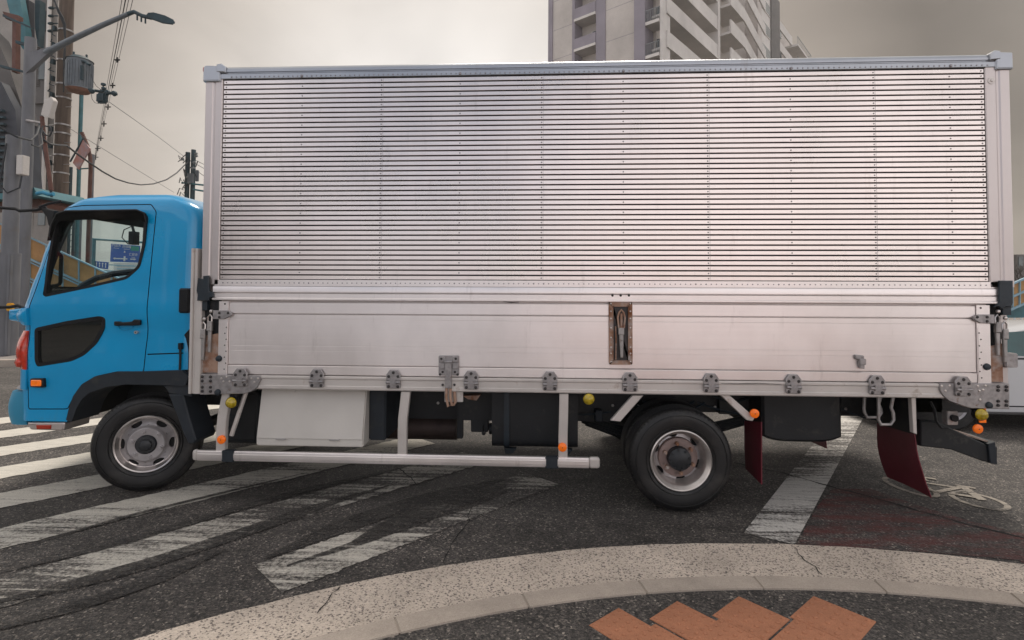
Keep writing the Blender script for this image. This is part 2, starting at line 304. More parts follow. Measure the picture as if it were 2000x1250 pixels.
# ------------------------------------------------------------ mesh builder
class MB:
    def __init__(s): s.v = []; s.f = []; s.mi = []; s.cur = 0
    def add(s, vs, fs):
        k = len(s.v); s.v += [tuple(q) for q in vs]; s.f += [tuple(k+i for i in f) for f in fs]; s.mi += [s.cur]*len(fs); return s
    def box(s, x0, x1, y0, y1, z0, z1):
        return s.add([(x0,y0,z0),(x1,y0,z0),(x1,y1,z0),(x0,y1,z0),(x0,y0,z1),(x1,y0,z1),(x1,y1,z1),(x0,y1,z1)],
                     [(0,3,2,1),(4,5,6,7),(0,1,5,4),(1,2,6,5),(2,3,7,6),(3,0,4,7)])
    def cbox(s, x0, x1, y0, y1, z0, z1, c=.006):      # chamfered towards -y face
        return s.prismy([(x0+c,z0),(x1-c,z0),(x1,z0+c),(x1,z1-c),(x1-c,z1),(x0+c,z1),(x0,z1-c),(x0,z0+c)], y0, y1, c)
    def prismy(s, pts, y0, y1, c=0):                  # polygon in xz, extruded in y, front (y0) edge chamfered by c
        a = sum(pts[i][0]*pts[(i+1) % len(pts)][1]-pts[(i+1) % len(pts)][0]*pts[i][1] for i in range(len(pts)))
        if a < 0: pts = pts[::-1]
        n = len(pts)
        if c:
            q = inset(pts, c)
            vs = [(x, y0, z) for x, z in q]+[(x, y0+c, z) for x, z in pts]+[(x, y1, z) for x, z in pts]
            fs = [tuple(range(n))]+[(i, n+i, n+(i+1) % n, (i+1) % n) for i in range(n)]
            fs += [(n+i, 2*n+i, 2*n+(i+1) % n, n+(i+1) % n) for i in range(n)]+[tuple(range(3*n-1, 2*n-1, -1))]
            return s.add(vs, fs)
        vs = [(x, y0, z) for x, z in pts]+[(x, y1, z) for x, z in pts]
        return s.add(vs, [tuple(range(n)), tuple(range(2*n-1, n-1, -1))]+[(i, n+i, n+(i+1) % n, (i+1) % n) for i in range(n)])
    def prismz(s, pts, z0, z1):
        a = sum(pts[i][0]*pts[(i+1) % len(pts)][1]-pts[(i+1) % len(pts)][0]*pts[i][1] for i in range(len(pts)))
        if a < 0: pts = pts[::-1]
        n = len(pts); vs = [(x, y, z0) for x, y in pts]+[(x, y, z1) for x, y in pts]
        return s.add(vs, [tuple(range(n-1, -1, -1)), tuple(range(n, 2*n))]+[(i, (i+1) % n, n+(i+1) % n, n+i) for i in range(n)])
    def profx(s, prof, x0, x1):                       # open/closed profile in (y,z), swept along x
        n = len(prof); vs = [(x0, y, z) for y, z in prof]+[(x1, y, z) for y, z in prof]
        return s.add(vs, [(i, i+1, n+i+1, n+i) for i in range(n-1)])
    def profxc(s, prof, x0, x1):
        n = len(prof); vs = [(x0, y, z) for y, z in prof]+[(x1, y, z) for y, z in prof]
        return s.add(vs, [(i, (i+1) % n, n+(i+1) % n, n+i) for i in range(n)]+[tuple(range(n-1, -1, -1)), tuple(range(n, 2*n))])
    def tube(s, pts, r, seg=8, cap=True, r1=None):
        pts = [Vector(p) for p in pts]; n = len(pts); vs = []; up = None
        for i, p in enumerate(pts):
            d = (pts[min(i+1, n-1)]-pts[max(i-1, 0)]).normalized()
            if up is None: up = Vector((0, 0, 1)) if abs(d.z) < .9 else Vector((1, 0, 0))
            a = d.cross(up).normalized(); b = a.cross(d).normalized(); up = b
            rr = r if r1 is None else r+(r1-r)*i/(n-1)
            vs += [p+a*(rr*cos(2*pi*k/seg))+b*(rr*sin(2*pi*k/seg)) for k in range(seg)]
        fs = [(i*seg+k, (i+1)*seg+k, (i+1)*seg+(k+1) % seg, i*seg+(k+1) % seg) for i in range(n-1) for k in range(seg)]
        if cap: fs += [tuple(range(seg)), tuple(range(n*seg-1, (n-1)*seg-1, -1))]
        return s.add(vs, fs)
    def cyl(s, c, ax, r, h, seg=20, r1=None):
        c = Vector(c); ax = Vector(ax).normalized(); return s.tube([c-ax*h/2, c+ax*h/2], r, seg, r1=r1)
    def dome(s, c, ax, r, h=None, seg=8):             # little rivet / bolt head
        h = h or r*.6; c = Vector(c); ax = Vector(ax).normalized(); up = Vector((0, 0, 1)) if abs(ax.z) < .9 else Vector((1, 0, 0))
        a = ax.cross(up).normalized(); b = ax.cross(a); vs = []
        for rr, hh in ((r, 0), (r*.8, h*.65)): vs += [c+ax*hh+a*(rr*cos(2*pi*k/seg))+b*(rr*sin(2*pi*k/seg)) for k in range(seg)]
        vs.append(c+ax*h); fs = [(k, (k+1) % seg, seg+(k+1) % seg, seg+k) for k in range(seg)]+[(seg+k, seg+(k+1) % seg, 2*seg) for k in range(seg)]
        return s.add(vs, fs)
    def lathe(s, prof, seg=64):                       # profile (r, y) around the y axis
        n = len(prof); vs = [(r*cos(2*pi*k/seg), y, r*sin(2*pi*k/seg)) for r, y in prof for k in range(seg)]
        return s.add(vs, [(i*seg+k, (i+1)*seg+k, (i+1)*seg+(k+1) % seg, i*seg+(k+1) % seg) for i in range(n-1) for k in range(seg)])
    def build(s, name, m, parent=None, smooth=30, bevel=0):
        me = bpy.data.meshes.new(name); me.from_pydata(s.v, [], s.f)
        for x in (m if isinstance(m, (list, tuple)) else [m]): me.materials.append(x)
        for p, k in zip(me.polygons, s.mi): p.material_index = k
        bm = bmesh.new(); bm.from_mesh(me); bmesh.ops.recalc_face_normals(bm, faces=bm.faces)
        if bevel: bmesh.ops.bevel(bm, geom=[e for e in bm.edges if len(e.link_faces) == 2 and e.calc_face_angle(0) > .5], offset=bevel, segments=2, affect='EDGES', clamp_overlap=True)
        bm.to_mesh(me); bm.free()
        if smooth:
            me.shade_smooth(); me.set_sharp_from_angle(angle=radians(smooth))
        o = bpy.data.objects.new(name, me); COL.objects.link(o)
        if parent: o.parent = parent
        return o
def pieces(mb, name, m, parent, **k):                  # every loose piece becomes its own part
    par = list(range(len(mb.v)))
    def fd(a):
        while par[a] != a: par[a] = par[par[a]]; a = par[a]
        return a
    for f in mb.f:
        for q in f[1:]: par[fd(q)] = fd(f[0])
    grp = {}
    for i, f in enumerate(mb.f): grp.setdefault(fd(f[0]), []).append(i)
    for g in grp.values():
        ids = sorted({q for i in g for q in mb.f[i]}); mp_ = {q: j for j, q in enumerate(ids)}
        b = MB(); b.add([mb.v[q] for q in ids], [tuple(mp_[q] for q in mb.f[i]) for i in g]); b.build(name, M[m] if isinstance(m, str) else m, parent, **k)
def inset(pts, c):
    n = len(pts); out = []
    for i in range(n):
        a, b, d = Vector(pts[i-1]), Vector(pts[i]), Vector(pts[(i+1) % n])
        e1 = (b-a).normalized(); e2 = (d-b).normalized(); n1 = Vector((-e1.y, e1.x)); n2 = Vector((-e2.y, e2.x))
        m = n1+n2
        m = n1 if m.length < 1e-6 else m/max(.3, (1+n1.dot(n2)))
        out.append(tuple(b+m*c))
    return out
def ccw(pts):
    a = sum(pts[i][0]*pts[(i+1) % len(pts)][1]-pts[(i+1) % len(pts)][0]*pts[i][1] for i in range(len(pts)))
    return pts if a > 0 else pts[::-1]
def ring_prism(mb, pts, w, y0, y1):                   # closed band just inside pts
    pts = ccw(pts); q = inset(pts, w); n = len(pts)
    vs = [(x, y0, z) for x, z in pts]+[(x, y0, z) for x, z in q]+[(x, y1, z) for x, z in pts]+[(x, y1, z) for x, z in q]
    fs = []
    for i in range(n):
        j = (i+1) % n; fs += [(i, j, n+j, n+i), (2*n+i, 3*n+i, 3*n+j, 2*n+j), (i, 2*n+i, 2*n+j, j), (n+i, n+j, 3*n+j, 3*n+i)]
    return mb.add(vs, fs)
def rounded(pts, r, seg=4):                           # round the corners of a polygon
    out = []; n = len(pts)
    for i in range(n):
        a, b, c = Vector(pts[i-1]), Vector(pts[i]), Vector(pts[(i+1) % n]); rr = min(r, (a-b).length*.45, (c-b).length*.45)
        p0 = b+(a-b).normalized()*rr; p1 = b+(c-b).normalized()*rr
        for k in range(seg+1):
            t = k/seg; out.append(tuple(p0*(1-t)**2+b*2*t*(1-t)+p1*t*t))
    return out
def empty(name, loc=(0, 0, 0), rot=(0, 0, 0)):
    o = bpy.data.objects.new(name, None); COL.objects.link(o); o.location = loc; o.rotation_euler = rot; o.empty_display_size = .2; return o
def tag(o, label=None, cat=None, group=None, kind=None):
    if label: o['label'] = label
    if cat: o['category'] = cat
    if group: o['group'] = group
    if kind: o['kind'] = kind
    return o
def catenary(a, b, sag, n=24):
    a, b = Vector(a), Vector(b); return [a.lerp(b, t/n)-Vector((0, 0, sag*4*(t/n)*(1-t/n))) for t in range(n+1)]
def text_mesh(txt, size, name, m, parent, mw, ext=.002, align='CENTER'):
    c = bpy.data.curves.new(name, 'FONT'); c.body = txt; c.size = size; c.align_x = align; c.align_y = 'CENTER'; c.extrude = ext
    t = bpy.data.objects.new(name+'_c', c); COL.objects.link(t); bpy.context.view_layer.update()
    me = bpy.data.meshes.new_from_object(t.evaluated_get(bpy.context.evaluated_depsgraph_get()))
    bpy.data.objects.remove(t); me.materials.clear(); me.materials.append(m)
    o = bpy.data.objects.new(name, me); COL.objects.link(o); o.parent = parent; o.matrix_local = mw; return o

# ============================================================ GROUND
ms = MB(); ms.add([(-300, -60, 0), (300, -60, 0), (300, 500, 0), (-300, 500, 0)], [(0, 1, 2, 3)])
road = ms.build('road', M['asphalt'], None, 0); tag(road, kind='structure', label='dark coarse asphalt road at the junction', cat='road')
# crosswalk stripes as painted sheets (parts of the road)
sdir = Vector((cos(STRIPE), sin(STRIPE))); snor = Vector((sin(STRIPE), -cos(STRIPE)))
end0 = Vector((2.454, .845)); endd = Vector((.585, -.60)).normalized()
o7 = Vector((.979, -.951))
base = o7.dot(snor)          # top edge of stripe 7
pd = .875; sw = .415
wears = [.62, .62, .60, .60, .58, .50, .30, .34]
for i in range(8):
    k = 7-i                  # stripe 7 nearest the camera
    off = base - k*pd if False else base - i*pd
    def pt(nv, sv): q = snor*nv + sdir*sv; return (q.x, q.y)
    s_end = (end0+endd*0).dot(sdir)+.05; 
    s_top = s_end + (0 if i else 0); s_start = -1.0 if i else o7.dot(sdir)
    if i == 0: s_start = o7.dot(sdir)
    else: s_start = -3.2
    mb = MB(); nseg = 110; rnd = random.Random(i)
    e0 = []; e1 = []
    for j in range(nseg+1):
        t = s_start+(s_end-s_start)*j/nseg
        # stripe seen ends a little skewed
        e0.append(pt(off+rnd.uniform(-.009, .009)*(1+(j % 7 == 0)), t)); e1.append(pt(off+sw+rnd.uniform(-.009, .009)*(1+(j % 5 == 0)), t))
    vs = [(x, y, .004) for x, y in e0]+[(x, y, .004) for x, y in e1]
    mb.add(vs, [(j, j+1, nseg+2+j, nseg+1+j) for j in range(nseg)])
    mb.build('crosswalk_stripe', m_paint('crosswalk_paint_%d' % i, (.66, .625, .555), [.36, .38, .52, .60, .68, .72, .72, .72][i], i*3.7), road, 0)
# lane line (wide white line running back under the body)
mb = MB(); a0, a1, b0, b1 = G(1452, 1042), G(1552, 1064), G(1645, 800), G(1690, 815)
a0, a1, b0, b1 = map(Vector, (a0, a1, b0, b1))
dl = (Vector(G(1680, 828))-a1).normalized(); wv = .40
n_ = Vector((-dl.y, dl.x)); al = a1+n_*.40-dl*.0
al = Vector(G(1452, 1042)); vs = []
q = [al, a1, a1+dl*7, a1+dl*7+n_*((al-a1).dot(n_))]
mb.add([(p.x, p.y, .004) for p in q], [(0, 1, 2, 3)])
mb.build('lane_line', m_paint('lane_line_paint', (.76, .735, .69), .42, 9.1, atan2(n_.y, n_.x)), road, 0)
# worn red coating patch
mb = MB(); pts = [G(1556, 1064), G(1596, 990), G(1625, 955), G(1700, 955), G(1800, 990), G(1900, 1020), G(2040, 1052), G(2200, 1100), G(2040, 1130), G(1990, 1095), G(1800, 1078)]
mb.add([(x, y, .003) for x, y in pts], [tuple(range(len(pts)))])
mb.build('red_road_coating', M['red'], road, 0)
# bicycle marking (traced, flat paint on the road)
def bk(u, v): return Vector(G(1690+u*.155, 910+v*.155))
def strip2(mb, pts, w, z=.0045):
    n = len(pts); vs = []
    for i in range(n):
        d = (pts[min(i+1, n-1)]-pts[max(i-1, 0)]).normalized(); nn = Vector((-d.y, d.x)); ww = w[i] if isinstance(w, list) else w
        vs += [pts[i]+nn*ww/2, pts[i]-nn*ww/2]
    mb.add([(p.x, p.y, z) for p in vs], [(2*i, 2*i+2, 2*i+3, 2*i+1) for i in range(n-1)])
mb = MB()
def wheelmark(c, a, b):
    c = bk(*c); A = bk(*a)-c; B_ = bk(*b)-c
    strip2(mb, [c+A*cos(t)+B_*sin(t) for t in [2*pi*k/40 for k in range(41)]], .042)
wheelmark((1430, 440), (1790, 510), (1370, 355)); wheelmark((560, 265), (900, 360), (520, 190))
z0 = .0045
for a, b, w in [((740, 215), (1190, 285), .05), ((900, 335), (1250, 265), .06), ((1130, 245), (1390, 290), .05), ((1235, 275), (1480, 440), .085), ((560, 265), (780, 215), .05),
                ((1250, 320), (1090, 345), .04), ((1040, 350), (1380, 405), .06), ((740, 155), (890, 178), .05), ((780, 200), (700, 150), .045), ((780, 300), (900, 340), .05)]:
    z0 += .0006; strip2(mb, [bk(*a), bk(*b)], w*.78, z0)
mb.build('bicycle_marking', m_paint('bicycle_paint', (.36, .32, .27), .54, 4.4, .3), road, 0)
# cracks
def crack(pix, w=.012, seed=1, jit=.018):
    rn = random.Random(seed); pts = []
    for a, b in zip(pix[:-1], pix[1:]):
        A, B_ = Vector(G(*a)), Vector(G(*b)); k = max(3, int((B_-A).length/.07))
        pts += [A.lerp(B_, j/k)+Vector((rn.uniform(-jit, jit), rn.uniform(-jit, jit))) for j in range(k)]
    mb = MB(); strip2(mb, pts, [w*rn.uniform(.3, 1.3) for _ in pts], .0055); mb.build('crack', M['crack'], road, 0)
crack([(1435, 905), (1530, 925), (1600, 945), (1700, 972), (1800, 1000), (1900, 1028), (2060, 1068)], .022, 3, .012)
crack([(770, 912), (795, 928), (812, 945), (850, 958)], .012, 5, .01)
crack([(812, 928), (845, 930)], .009, 6, .01)
crack([(925, 992), (905, 1035), (873, 1085), (868, 1110)], .007, 8)
crack([(920, 1000), (1000, 1025), (1080, 1050)], .005, 9)
crack([(1850, 1040), (1950, 1060)], .006, 10)
# tyre-scuff smears laid down across the near stripes
def smear(pix, w, seed):
    pts = []; ctrl = [Vector(G(*p)) for p in pix]
    for i in range(len(ctrl)-1):
        for j in range(8): pts.append(ctrl[i].lerp(ctrl[i+1], j/8))
    pts.append(ctrl[-1]); n = len(pts)
    for _ in range(4): pts = [pts[0]]+[(pts[i-1]+pts[i]*2+pts[i+1])/4 for i in range(1, n-1)]+[pts[-1]]
    mb = MB(); strip2(mb, pts, [w*min(1, .15+3*min(i, n-1-i)/n) for i in range(n)], .0065+.0007*seed)
    mb.build('tyre_scuff', SM, road, 0)
def m_scuff():
    s = NT('tyre_scuff'); n1 = s.noise(2.2, 8, .7, s.map((.8, 11, 1), (0, 0, -STRIPE))); n2 = s.noise(45, 5, .7)
    w = s.math('ADD', n1, s.math('MULTIPLY', n2, .5)); c, h, v = asphalt_nodes(s, .55)
    s.l(c, s.b.inputs['Base Color']); s.b.inputs['Roughness'].default_value = .8
    s.l(s.rng(w, .72, .98, .93, 0), s.b.inputs['Alpha']); s.bump(h, .6, .004); return s.m
SM = m_scuff()
smear([(520, 1092), (640, 1040), (760, 997), (880, 962), (985, 938)], .21, 1)
smear([(690, 1062), (790, 1020), (890, 980), (990, 948)], .26, 7)
smear([(560, 1107), (700, 1062), (820, 1018), (930, 985), (1000, 955)], .10, 2)
smear([(-40, 1185), (120, 1150), (300, 1100), (480, 1040), (640, 985), (760, 950)], .15, 3)
smear([(-40, 1240), (120, 1195), (230, 1160), (330, 1125), (440, 1075)], .12, 4)
smear([(0, 1120), (180, 1078), (380, 1020), (560, 968), (700, 935), (790, 915)], .10, 5)
smear([(60, 1065), (250, 1010), (420, 968), (600, 925)], .05, 6)
# ------------------------------------------------------------ gutter, kerb, pavement (curved corner)
gout = [G(*p) for p in [(395, 1213), (680, 1140), (980, 1085), (1100, 1075), (1300, 1067), (1550, 1068), (1800, 1082), (2000, 1100)]]
gk = [G(*p) for p in [(795, 1213), (1100, 1158), (1212, 1144), (1392, 1133), (1577, 1129), (1766, 1137), (1955, 1150)]]
ki = [G(*p) for p in [(960, 1211), (1100, 1187), (1212, 1173), (1410, 1159), (1590, 1154), (1775, 1161), (2000, 1181)]]
def fitarc(pts):          # least-squares circle
    import numpy as np
    A = np.array([[2*x, 2*y, 1] for x, y in pts]); b = np.array([x*x+y*y for x, y in pts]); s_ = np.linalg.lstsq(A, b, rcond=None)[0]
    return s_[0], s_[1], sqrt(s_[2]+s_[0]**2+s_[1]**2)
gx, gy, gr = fitarc(gout+[gout[0]]*3)
def arc_y(x, r): return gy+sqrt(max(.01, r*r-(x-gx)**2))
import numpy as _np
rk = float(_np.mean([sqrt((x-gx)**2+(y-gy)**2) for x, y in gk])); rin = float(_np.mean([sqrt((x-gx)**2+(y-gy)**2) for x, y in ki]))
def arcpts(r, a0, a1, n): return [(gx+r*sin(a), gy+r*cos(a)) for a in [a0+(a1-a0)*i/n for i in range(n+1)]]
A0, A1 = -1.1, 1.1
def band(name, r0, r1, z0_, z1_, m, parent=None, a0=A0, a1=A1, n=90, jit=0, seed=0):
    rn = random.Random(seed); o = arcpts(r0, a0, a1, n); i_ = arcpts(r1, a0, a1, n)
    if jit: o = [(x+rn.uniform(-jit, jit), y+rn.uniform(-jit, jit)) for x, y in o]
    mb = MB(); mb.add([(x, y, z0_) for x, y in o]+[(x, y, z1_) for x, y in i_], [(k, k+1, n+2+k, n+1+k) for k in range(n)]); return mb.build(name, m, parent, 0)
gut = tag(band('gutter', gr, rk, .004, .008, M['agg'], jit=.006, seed=2), 'pale speckled concrete gutter band curving round the corner', 'gutter', kind='structure')
mbk = MB(); nk = 17; gapk = .003/rk
for i in range(nk):
    a0 = A0+(A1-A0)*i/nk+gapk; a1 = A0+(A1-A0)*(i+1)/nk-gapk; m_ = 6
    o = arcpts(rk, a0, a1, m_); q = arcpts(rin, a0, a1, m_)
    mbk.prismz(o+q[::-1], -.02, .016)
q_o = arcpts(rk-.01, A0, A1, 80); q_i = arcpts(rin+.01, A0, A1, 80); mbk.add([(x, y, .010) for x, y in q_o]+[(x, y, .010) for x, y in q_i], [(k, k+1, 82+k, 81+k) for k in range(80)])
kerb = tag(mbk.build('kerb', M['kerb'], None, 0, bevel=.004), 'flush beige concrete kerb blocks along the inside of the gutter', 'kerb', kind='structure')
pv = arcpts(rin-.002, A0, A1, 60)
mb = MB(); c0 = [(pv[0][0], -50), (pv[-1][0], -50)]
mb.add([(x, y, .009) for x, y in pv]+[(pv[-1][0], -40, .009), (pv[0][0], -40, .009)], [tuple(range(len(pv)+2))])
pave = tag(mb.build('pavement', M['asphalt'], None, 0), 'dark asphalt pavement inside the kerb', 'pavement', kind='structure')
# gutter cracks
for pix, s_ in (([(1550, 1070), (1565, 1090), (1590, 1110), (1610, 1130)], 11), ([(665, 1148), (640, 1175), (615, 1212)], 12)):
    rn = random.Random(s_); pts = []
    for a, b in zip(pix[:-1], pix[1:]):
        A, B_ = Vector(G(*a)), Vector(G(*b)); pts += [A.lerp(B_, j/4)+Vector((rn.uniform(-.01, .01), rn.uniform(-.006, .006))) for j in range(4)]
    mb = MB(); strip2(mb, pts, [.007*rn.uniform(.4, 1.3) for _ in pts], .0105); mb.build('crack', M['crack'], gut, 0)
# tactile tiles
apx = [G(1208, 1191), G(1322, 1178), G(1442, 1168), G(1588, 1168)]
rgt = [G(1245, 1210), G(1370, 1197), G(1518, 1195), G(1718, 1213)]
lft = [G(1150, 1212), G(1245, 1209), G(1372, 1197), G(1523, 1195)]
def tile_mesh():
    t = .30; mb = MB(); g_ = .0025; mb.add([(g_, g_, .0015), (t-g_, g_, .0015), (t-g_, t-g_, .0015), (g_, t-g_, .0015), (g_+.004, g_+.004, .005), (t-g_-.004, g_+.004, .005), (t-g_-.004, t-g_-.004, .005), (g_+.004, t-g_-.004, .005), (g_, g_, -.02), (t-g_, g_, -.02), (t-g_, t-g_, -.02), (g_, t-g_, -.02)], [(4, 5, 6, 7), (0, 1, 5, 4), (1, 2, 6, 5), (2, 3, 7, 6), (3, 0, 4, 7), (8, 9, 1, 0), (9, 10, 2, 1), (10, 11, 3, 2), (11, 8, 0, 3), (11, 10, 9, 8)])
    for i in range(5):
        for j in range(5): mb.dome(((i+.5)*t/5, (j+.5)*t/5, .005), (0, 0, 1), .0135, .006, 12)
    return mb
tl = None
places = ['leftmost orange tactile tile, its tip barely inside the kerb', 'second orange tactile tile from the left in the sawtooth row', 'third orange tactile tile from the left in the sawtooth row', 'rightmost orange tactile tile with the widest exposed tip']
tsz = [.232, .247, .275, .30]
def put_tile(x, y, sc, dz, lab):
    global tl
    if tl is None: tl = o = tile_mesh().build('tactile_tile', M['tile'], None, 0)
    else: o = tl.copy(); COL.objects.link(o)
    o.location = (x, y, .009+dz); o.rotation_euler = (0, 0, radians(-92)-pi/4); o.scale = (sc/.30, sc/.30, 1)
    tag(o, lab, 'paving tile', 'orange tactile paving tiles at the kerb')
for i in range(4): put_tile(apx[i][0], apx[i][1], tsz[i], .0015*(i % 2), places[i])
for i in range(3):
    a, b = Vector(apx[i]), Vector(apx[i+1]); q = (a+b)/2+Vector((0, -(b-a).length/2-.004))
    put_tile(q.x, q.y, (b-a).length/1.43, .003, ['orange tile wedged below the first and second tile tips', 'orange tile wedged below the second and third tile tips', 'orange tile wedged below the third and fourth tile tips'][i])

# ============================================================ TRUCK
truck = empty('box_truck', (0, 0, 0), (0, -TP, 0))
tag(truck, 'blue cab box truck with long ribbed aluminium cargo body crossing the junction', 'truck')
def T(mb, name, m, parent=None, **k): return mb.build(name, M[m] if isinstance(m, str) else m, parent or truck, **k)
BW = 2.30
# --- cargo body hull
body = MB(); body.box(.03, 6.17, .03, BW, .90, 3.42)
hull = T(body, 'cargo_body', 'alu_post', bevel=.01)
T(MB().box(.02, 6.18, .05, BW+.01, 3.425, 3.44), 'roof_panel', 'alu_top', hull)
# --- corrugated side panel
ZT, ZB, NR = 3.345, 1.738, 41
XPL, XPR = .150, 6.017
prof = []
p_ = (ZT-ZB)/NR
for i in range(NR):
    z = ZT-i*p_
    prof += [(.024, z), (.024, z-p_*.12), (.0075, z-p_*.15), (.006, z-p_*.19), (.006, z-p_*.84), (.009, z-p_*.90)]
prof.append((.024, ZB))
mb = MB(); mb.profx(prof, XPL, XPR); mb.mi = [3 if (i % 6) in (0, 5) else 0 for i in range(len(mb.f))]  # groove floors take the painted shade colour
cols = [L(x, y)[0] for x, y in [(592, 200), (747, 200), (900, 300), (1060, 300), (1220, 200), (1385, 300), (1547, 200), (1711, 300), (1859, 200)]]
for j, x in enumerate([XPL+.018]+cols+[XPR-.018]):
    for i in range(NR):
        if j in (1, 3, 5, 7, 9) and i % 2 == 0: continue
        mb.cur = 1; mb.dome((x, .006, ZT-(i+.53)*p_), (0, -1, 0), .0062, .0045, 6)
for x in (cols[1], cols[3], cols[5], cols[7]):
    mb.cur = 2; mb.box(x+.012, x+.0135, .0048, .02, ZB, ZT)
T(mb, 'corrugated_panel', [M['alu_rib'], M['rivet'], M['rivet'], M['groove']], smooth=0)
# --- posts at both ends
XL, XR = 0.0, 6.2
def post(x0, x1, nm):
    w = x1-x0; pr = [(x0, .05), (x0, .002), (x0+.006, -.004), (x0+w*.40, -.004), (x0+w*.46, .001), (x0+w*.54, .001), (x0+w*.60, -.004), (x1-.008, -.004), (x1-.003, .0), (x1, .008), (x1, .05)]
    vs = [(x, y, 1.70) for x, y in pr]+[(x, y, 3.36) for x, y in pr]; n = len(pr)
    m_ = MB(); m_.add(vs, [(i, i+1, n+i+1, n+i) for i in range(n-1)]); return T(m_, nm, 'alu_post', smooth=20)
post(XL, XPL-.004, 'corner_post')
rp_ = post(XPR+.004, XR, 'corner_post')
mb = MB(); mb.cyl((6.065, -.005, 3.245), (0, 1, 0), .026, .004, 20); mb.dome((6.065, -.007, 3.245), (0, -1, 0), .012)
T(mb, 'post_bolt', 'alu_pale', rp_)
# --- top rail with curved lip and rivets
pr = [(.03, 3.346), (-.006, 3.346), (-.010, 3.350), (-.010, 3.385), (-.004, 3.392), (-.004, 3.398), (-.012, 3.402), (-.014, 3.418), (-.008, 3.434), (.004, 3.445), (.03, 3.45), (.10, 3.45)]
mb = MB(); mb.profx(pr, .10, 6.10); top = T(mb, 'top_rail', 'alu_top', smooth=35)
mb = MB(); x = .22; k = 0
while x < 6.05:
    mb.dome((x, -.010, 3.361), (0, -1, 0), .0075 if k % 17 in (0, 2) else .006, .005, 6); x += .0385; k += 1
for x in cols[::2]: mb.dome((x, -.010, 3.361), (0, -1, 0), .012, .01, 8)
bpy.data.objects.remove(top); mb.mi = [1]*len(mb.f); mb.cur = 0; mb.profx(pr, .10, 6.10); top = T(mb, 'top_rail', [M['alu_top'], M['rivet']], smooth=35)
for x0, x1, s_ in ((-.012, .13, 1), (6.09, 6.212, -1)):
    mb = MB(); q = [(x0, 3.325), (x1, 3.325), (x1, 3.40), (x1-.02 if s_ > 0 else x1, 3.452), (x0+.02 if s_ > 0 else x0+.02, 3.458), (x0, 3.44)]
    mb.prismy(q, -.022, .12, .008); T(mb, 'corner_cap', 'alu_top', bevel=.004)
    xe = x1 if s_ > 0 else x0
    mb = MB(); mb.prismy([(xe-.03, 3.40), (xe+.045*s_ if s_ > 0 else xe-.045, 3.395), (xe+.05*s_, 3.44), (xe+.01, 3.468), (xe-.03, 3.462)] if s_ > 0 else [(xe+.03, 3.40), (xe-.045, 3.395), (xe-.05, 3.44), (xe-.01, 3.468), (xe+.03, 3.462)], -.026, .05, .006); T(mb, 'rail_clamp', 'alu_top')
    xm = -.016 if s_ > 0 else 6.216
    T(MB().cbox(xm-.012, xm+.012, .0, .05, 3.415, 3.45, .004), 'corner_marker', 'lamp_red')
# --- lower rail of the wing: rivet strip and two extrusions
zz = [ZB, 1.684, 1.630, 1.574]
m1 = MB(); m1.profxc([(-.004, zz[0]-.001), (-.004, zz[1]+.004), (.03, zz[1]+.004), (.03, zz[0]-.001)], .11, 6.10)
m1.cur = 1
x = .18; k = 0
while x < 6.06:
    m1.dome((x, -.004, 1.713), (0, -1, 0), .0065 if k % 16 in (0, 2) else .005, .0045, 6); x += .0385; k += 1
T(m1, 'rivet_strip', [M['alu'], M['rivet']], smooth=25)
m2 = MB(); m2.profxc([(-.012, zz[1]), (-.014, zz[1]-.006), (-.014, zz[2]+.010), (-.010, zz[2]+.004), (.03, zz[2]+.004), (.03, zz[1])], .105, 6.105)
m2.profxc([(-.010, zz[2]), (-.016, zz[2]-.004), (-.016, zz[3]+.022), (-.022, zz[3]+.016), (-.022, zz[3]+.005), (-.012, zz[3]), (.03, zz[3]), (.03, zz[2])], .105, 6.105)
mid = T(m2, 'wing_rail', 'alu', smooth=25)
mb = MB()
for x in (1197, 1213, 1229): mb.dome((L(x, 577)[0], -.016, L(x, 577)[1]), (0, -1, 0), .010, .004, 8)
pieces(mb, 'drain_hole', 'bolt', mid)
# --- drop-side gate boards
GL, GR = .235, 5.915
def board(zb, zt, y=.0, x0=GL, x1=GR, gro=True):
    pr = [(y+.004, zt), (y, zt-.004)]
    if gro:
        h = zt-zb
        for t in (.10, .62, .72):
            zc = zt-h*t; pr += [(y, zc+.002), (y+.0015, zc), (y, zc-.002)]
    pr += [(y, zb+.004), (y+.004, zb), (.03, zb), (.03, zt)]
    return MB().profxc(pr, x0, x1)
for zb, zt, y, g in ((1.470, 1.560, .0, False), (1.068, 1.464, .002, True), (.992, 1.062, -.004, False)):
    T(board(zb, zt, y, gro=g), 'gate_board', 'alu', smooth=20)
br = MB(); br.profxc([(-.012, .986), (-.018, .980), (-.018, .966), (-.010, .958), (-.010, .912), (-.016, .906), (-.016, .886), (-.010, .878), (.06, .878), (.06, .986)], .43, 5.72)
rail = T(br, 'bottom_rail', 'alu_pale', smooth=25)
T(MB().box(.10, 6.10, .035, .06, .885, 1.60), 'gate_backing', 'bolt')
# --- gate end frames with small bolts
for x0, x1, s_ in ((.155, .232, 1), (5.918, 6.012, -1)):
    mb = MB(); mb.box(x0, x1, -.008, .03, .990, 1.565)
    xi = x1-.030 if s_ > 0 else x0+.030
    mb.box(min(xi, xi+.024*s_), max(xi, xi+.024*s_), -.011, -.008, 1.0, 1.40)
    mb.cur = 1
    for k in range(8): mb.dome((xi+(.006 if k % 2 else .018)*s_, -.011, 1.36-k*.047), (0, -1, 0), .0055, .004, 6)
    mb.dome((xi, -.008, 1.545), (0, -1, 0), .008, .005, 6)
    T(mb, 'gate_end_frame', [M['alu'], M['bolt']])
def poly(pix, y=0): return [L(a, b, y) for a, b in pix]
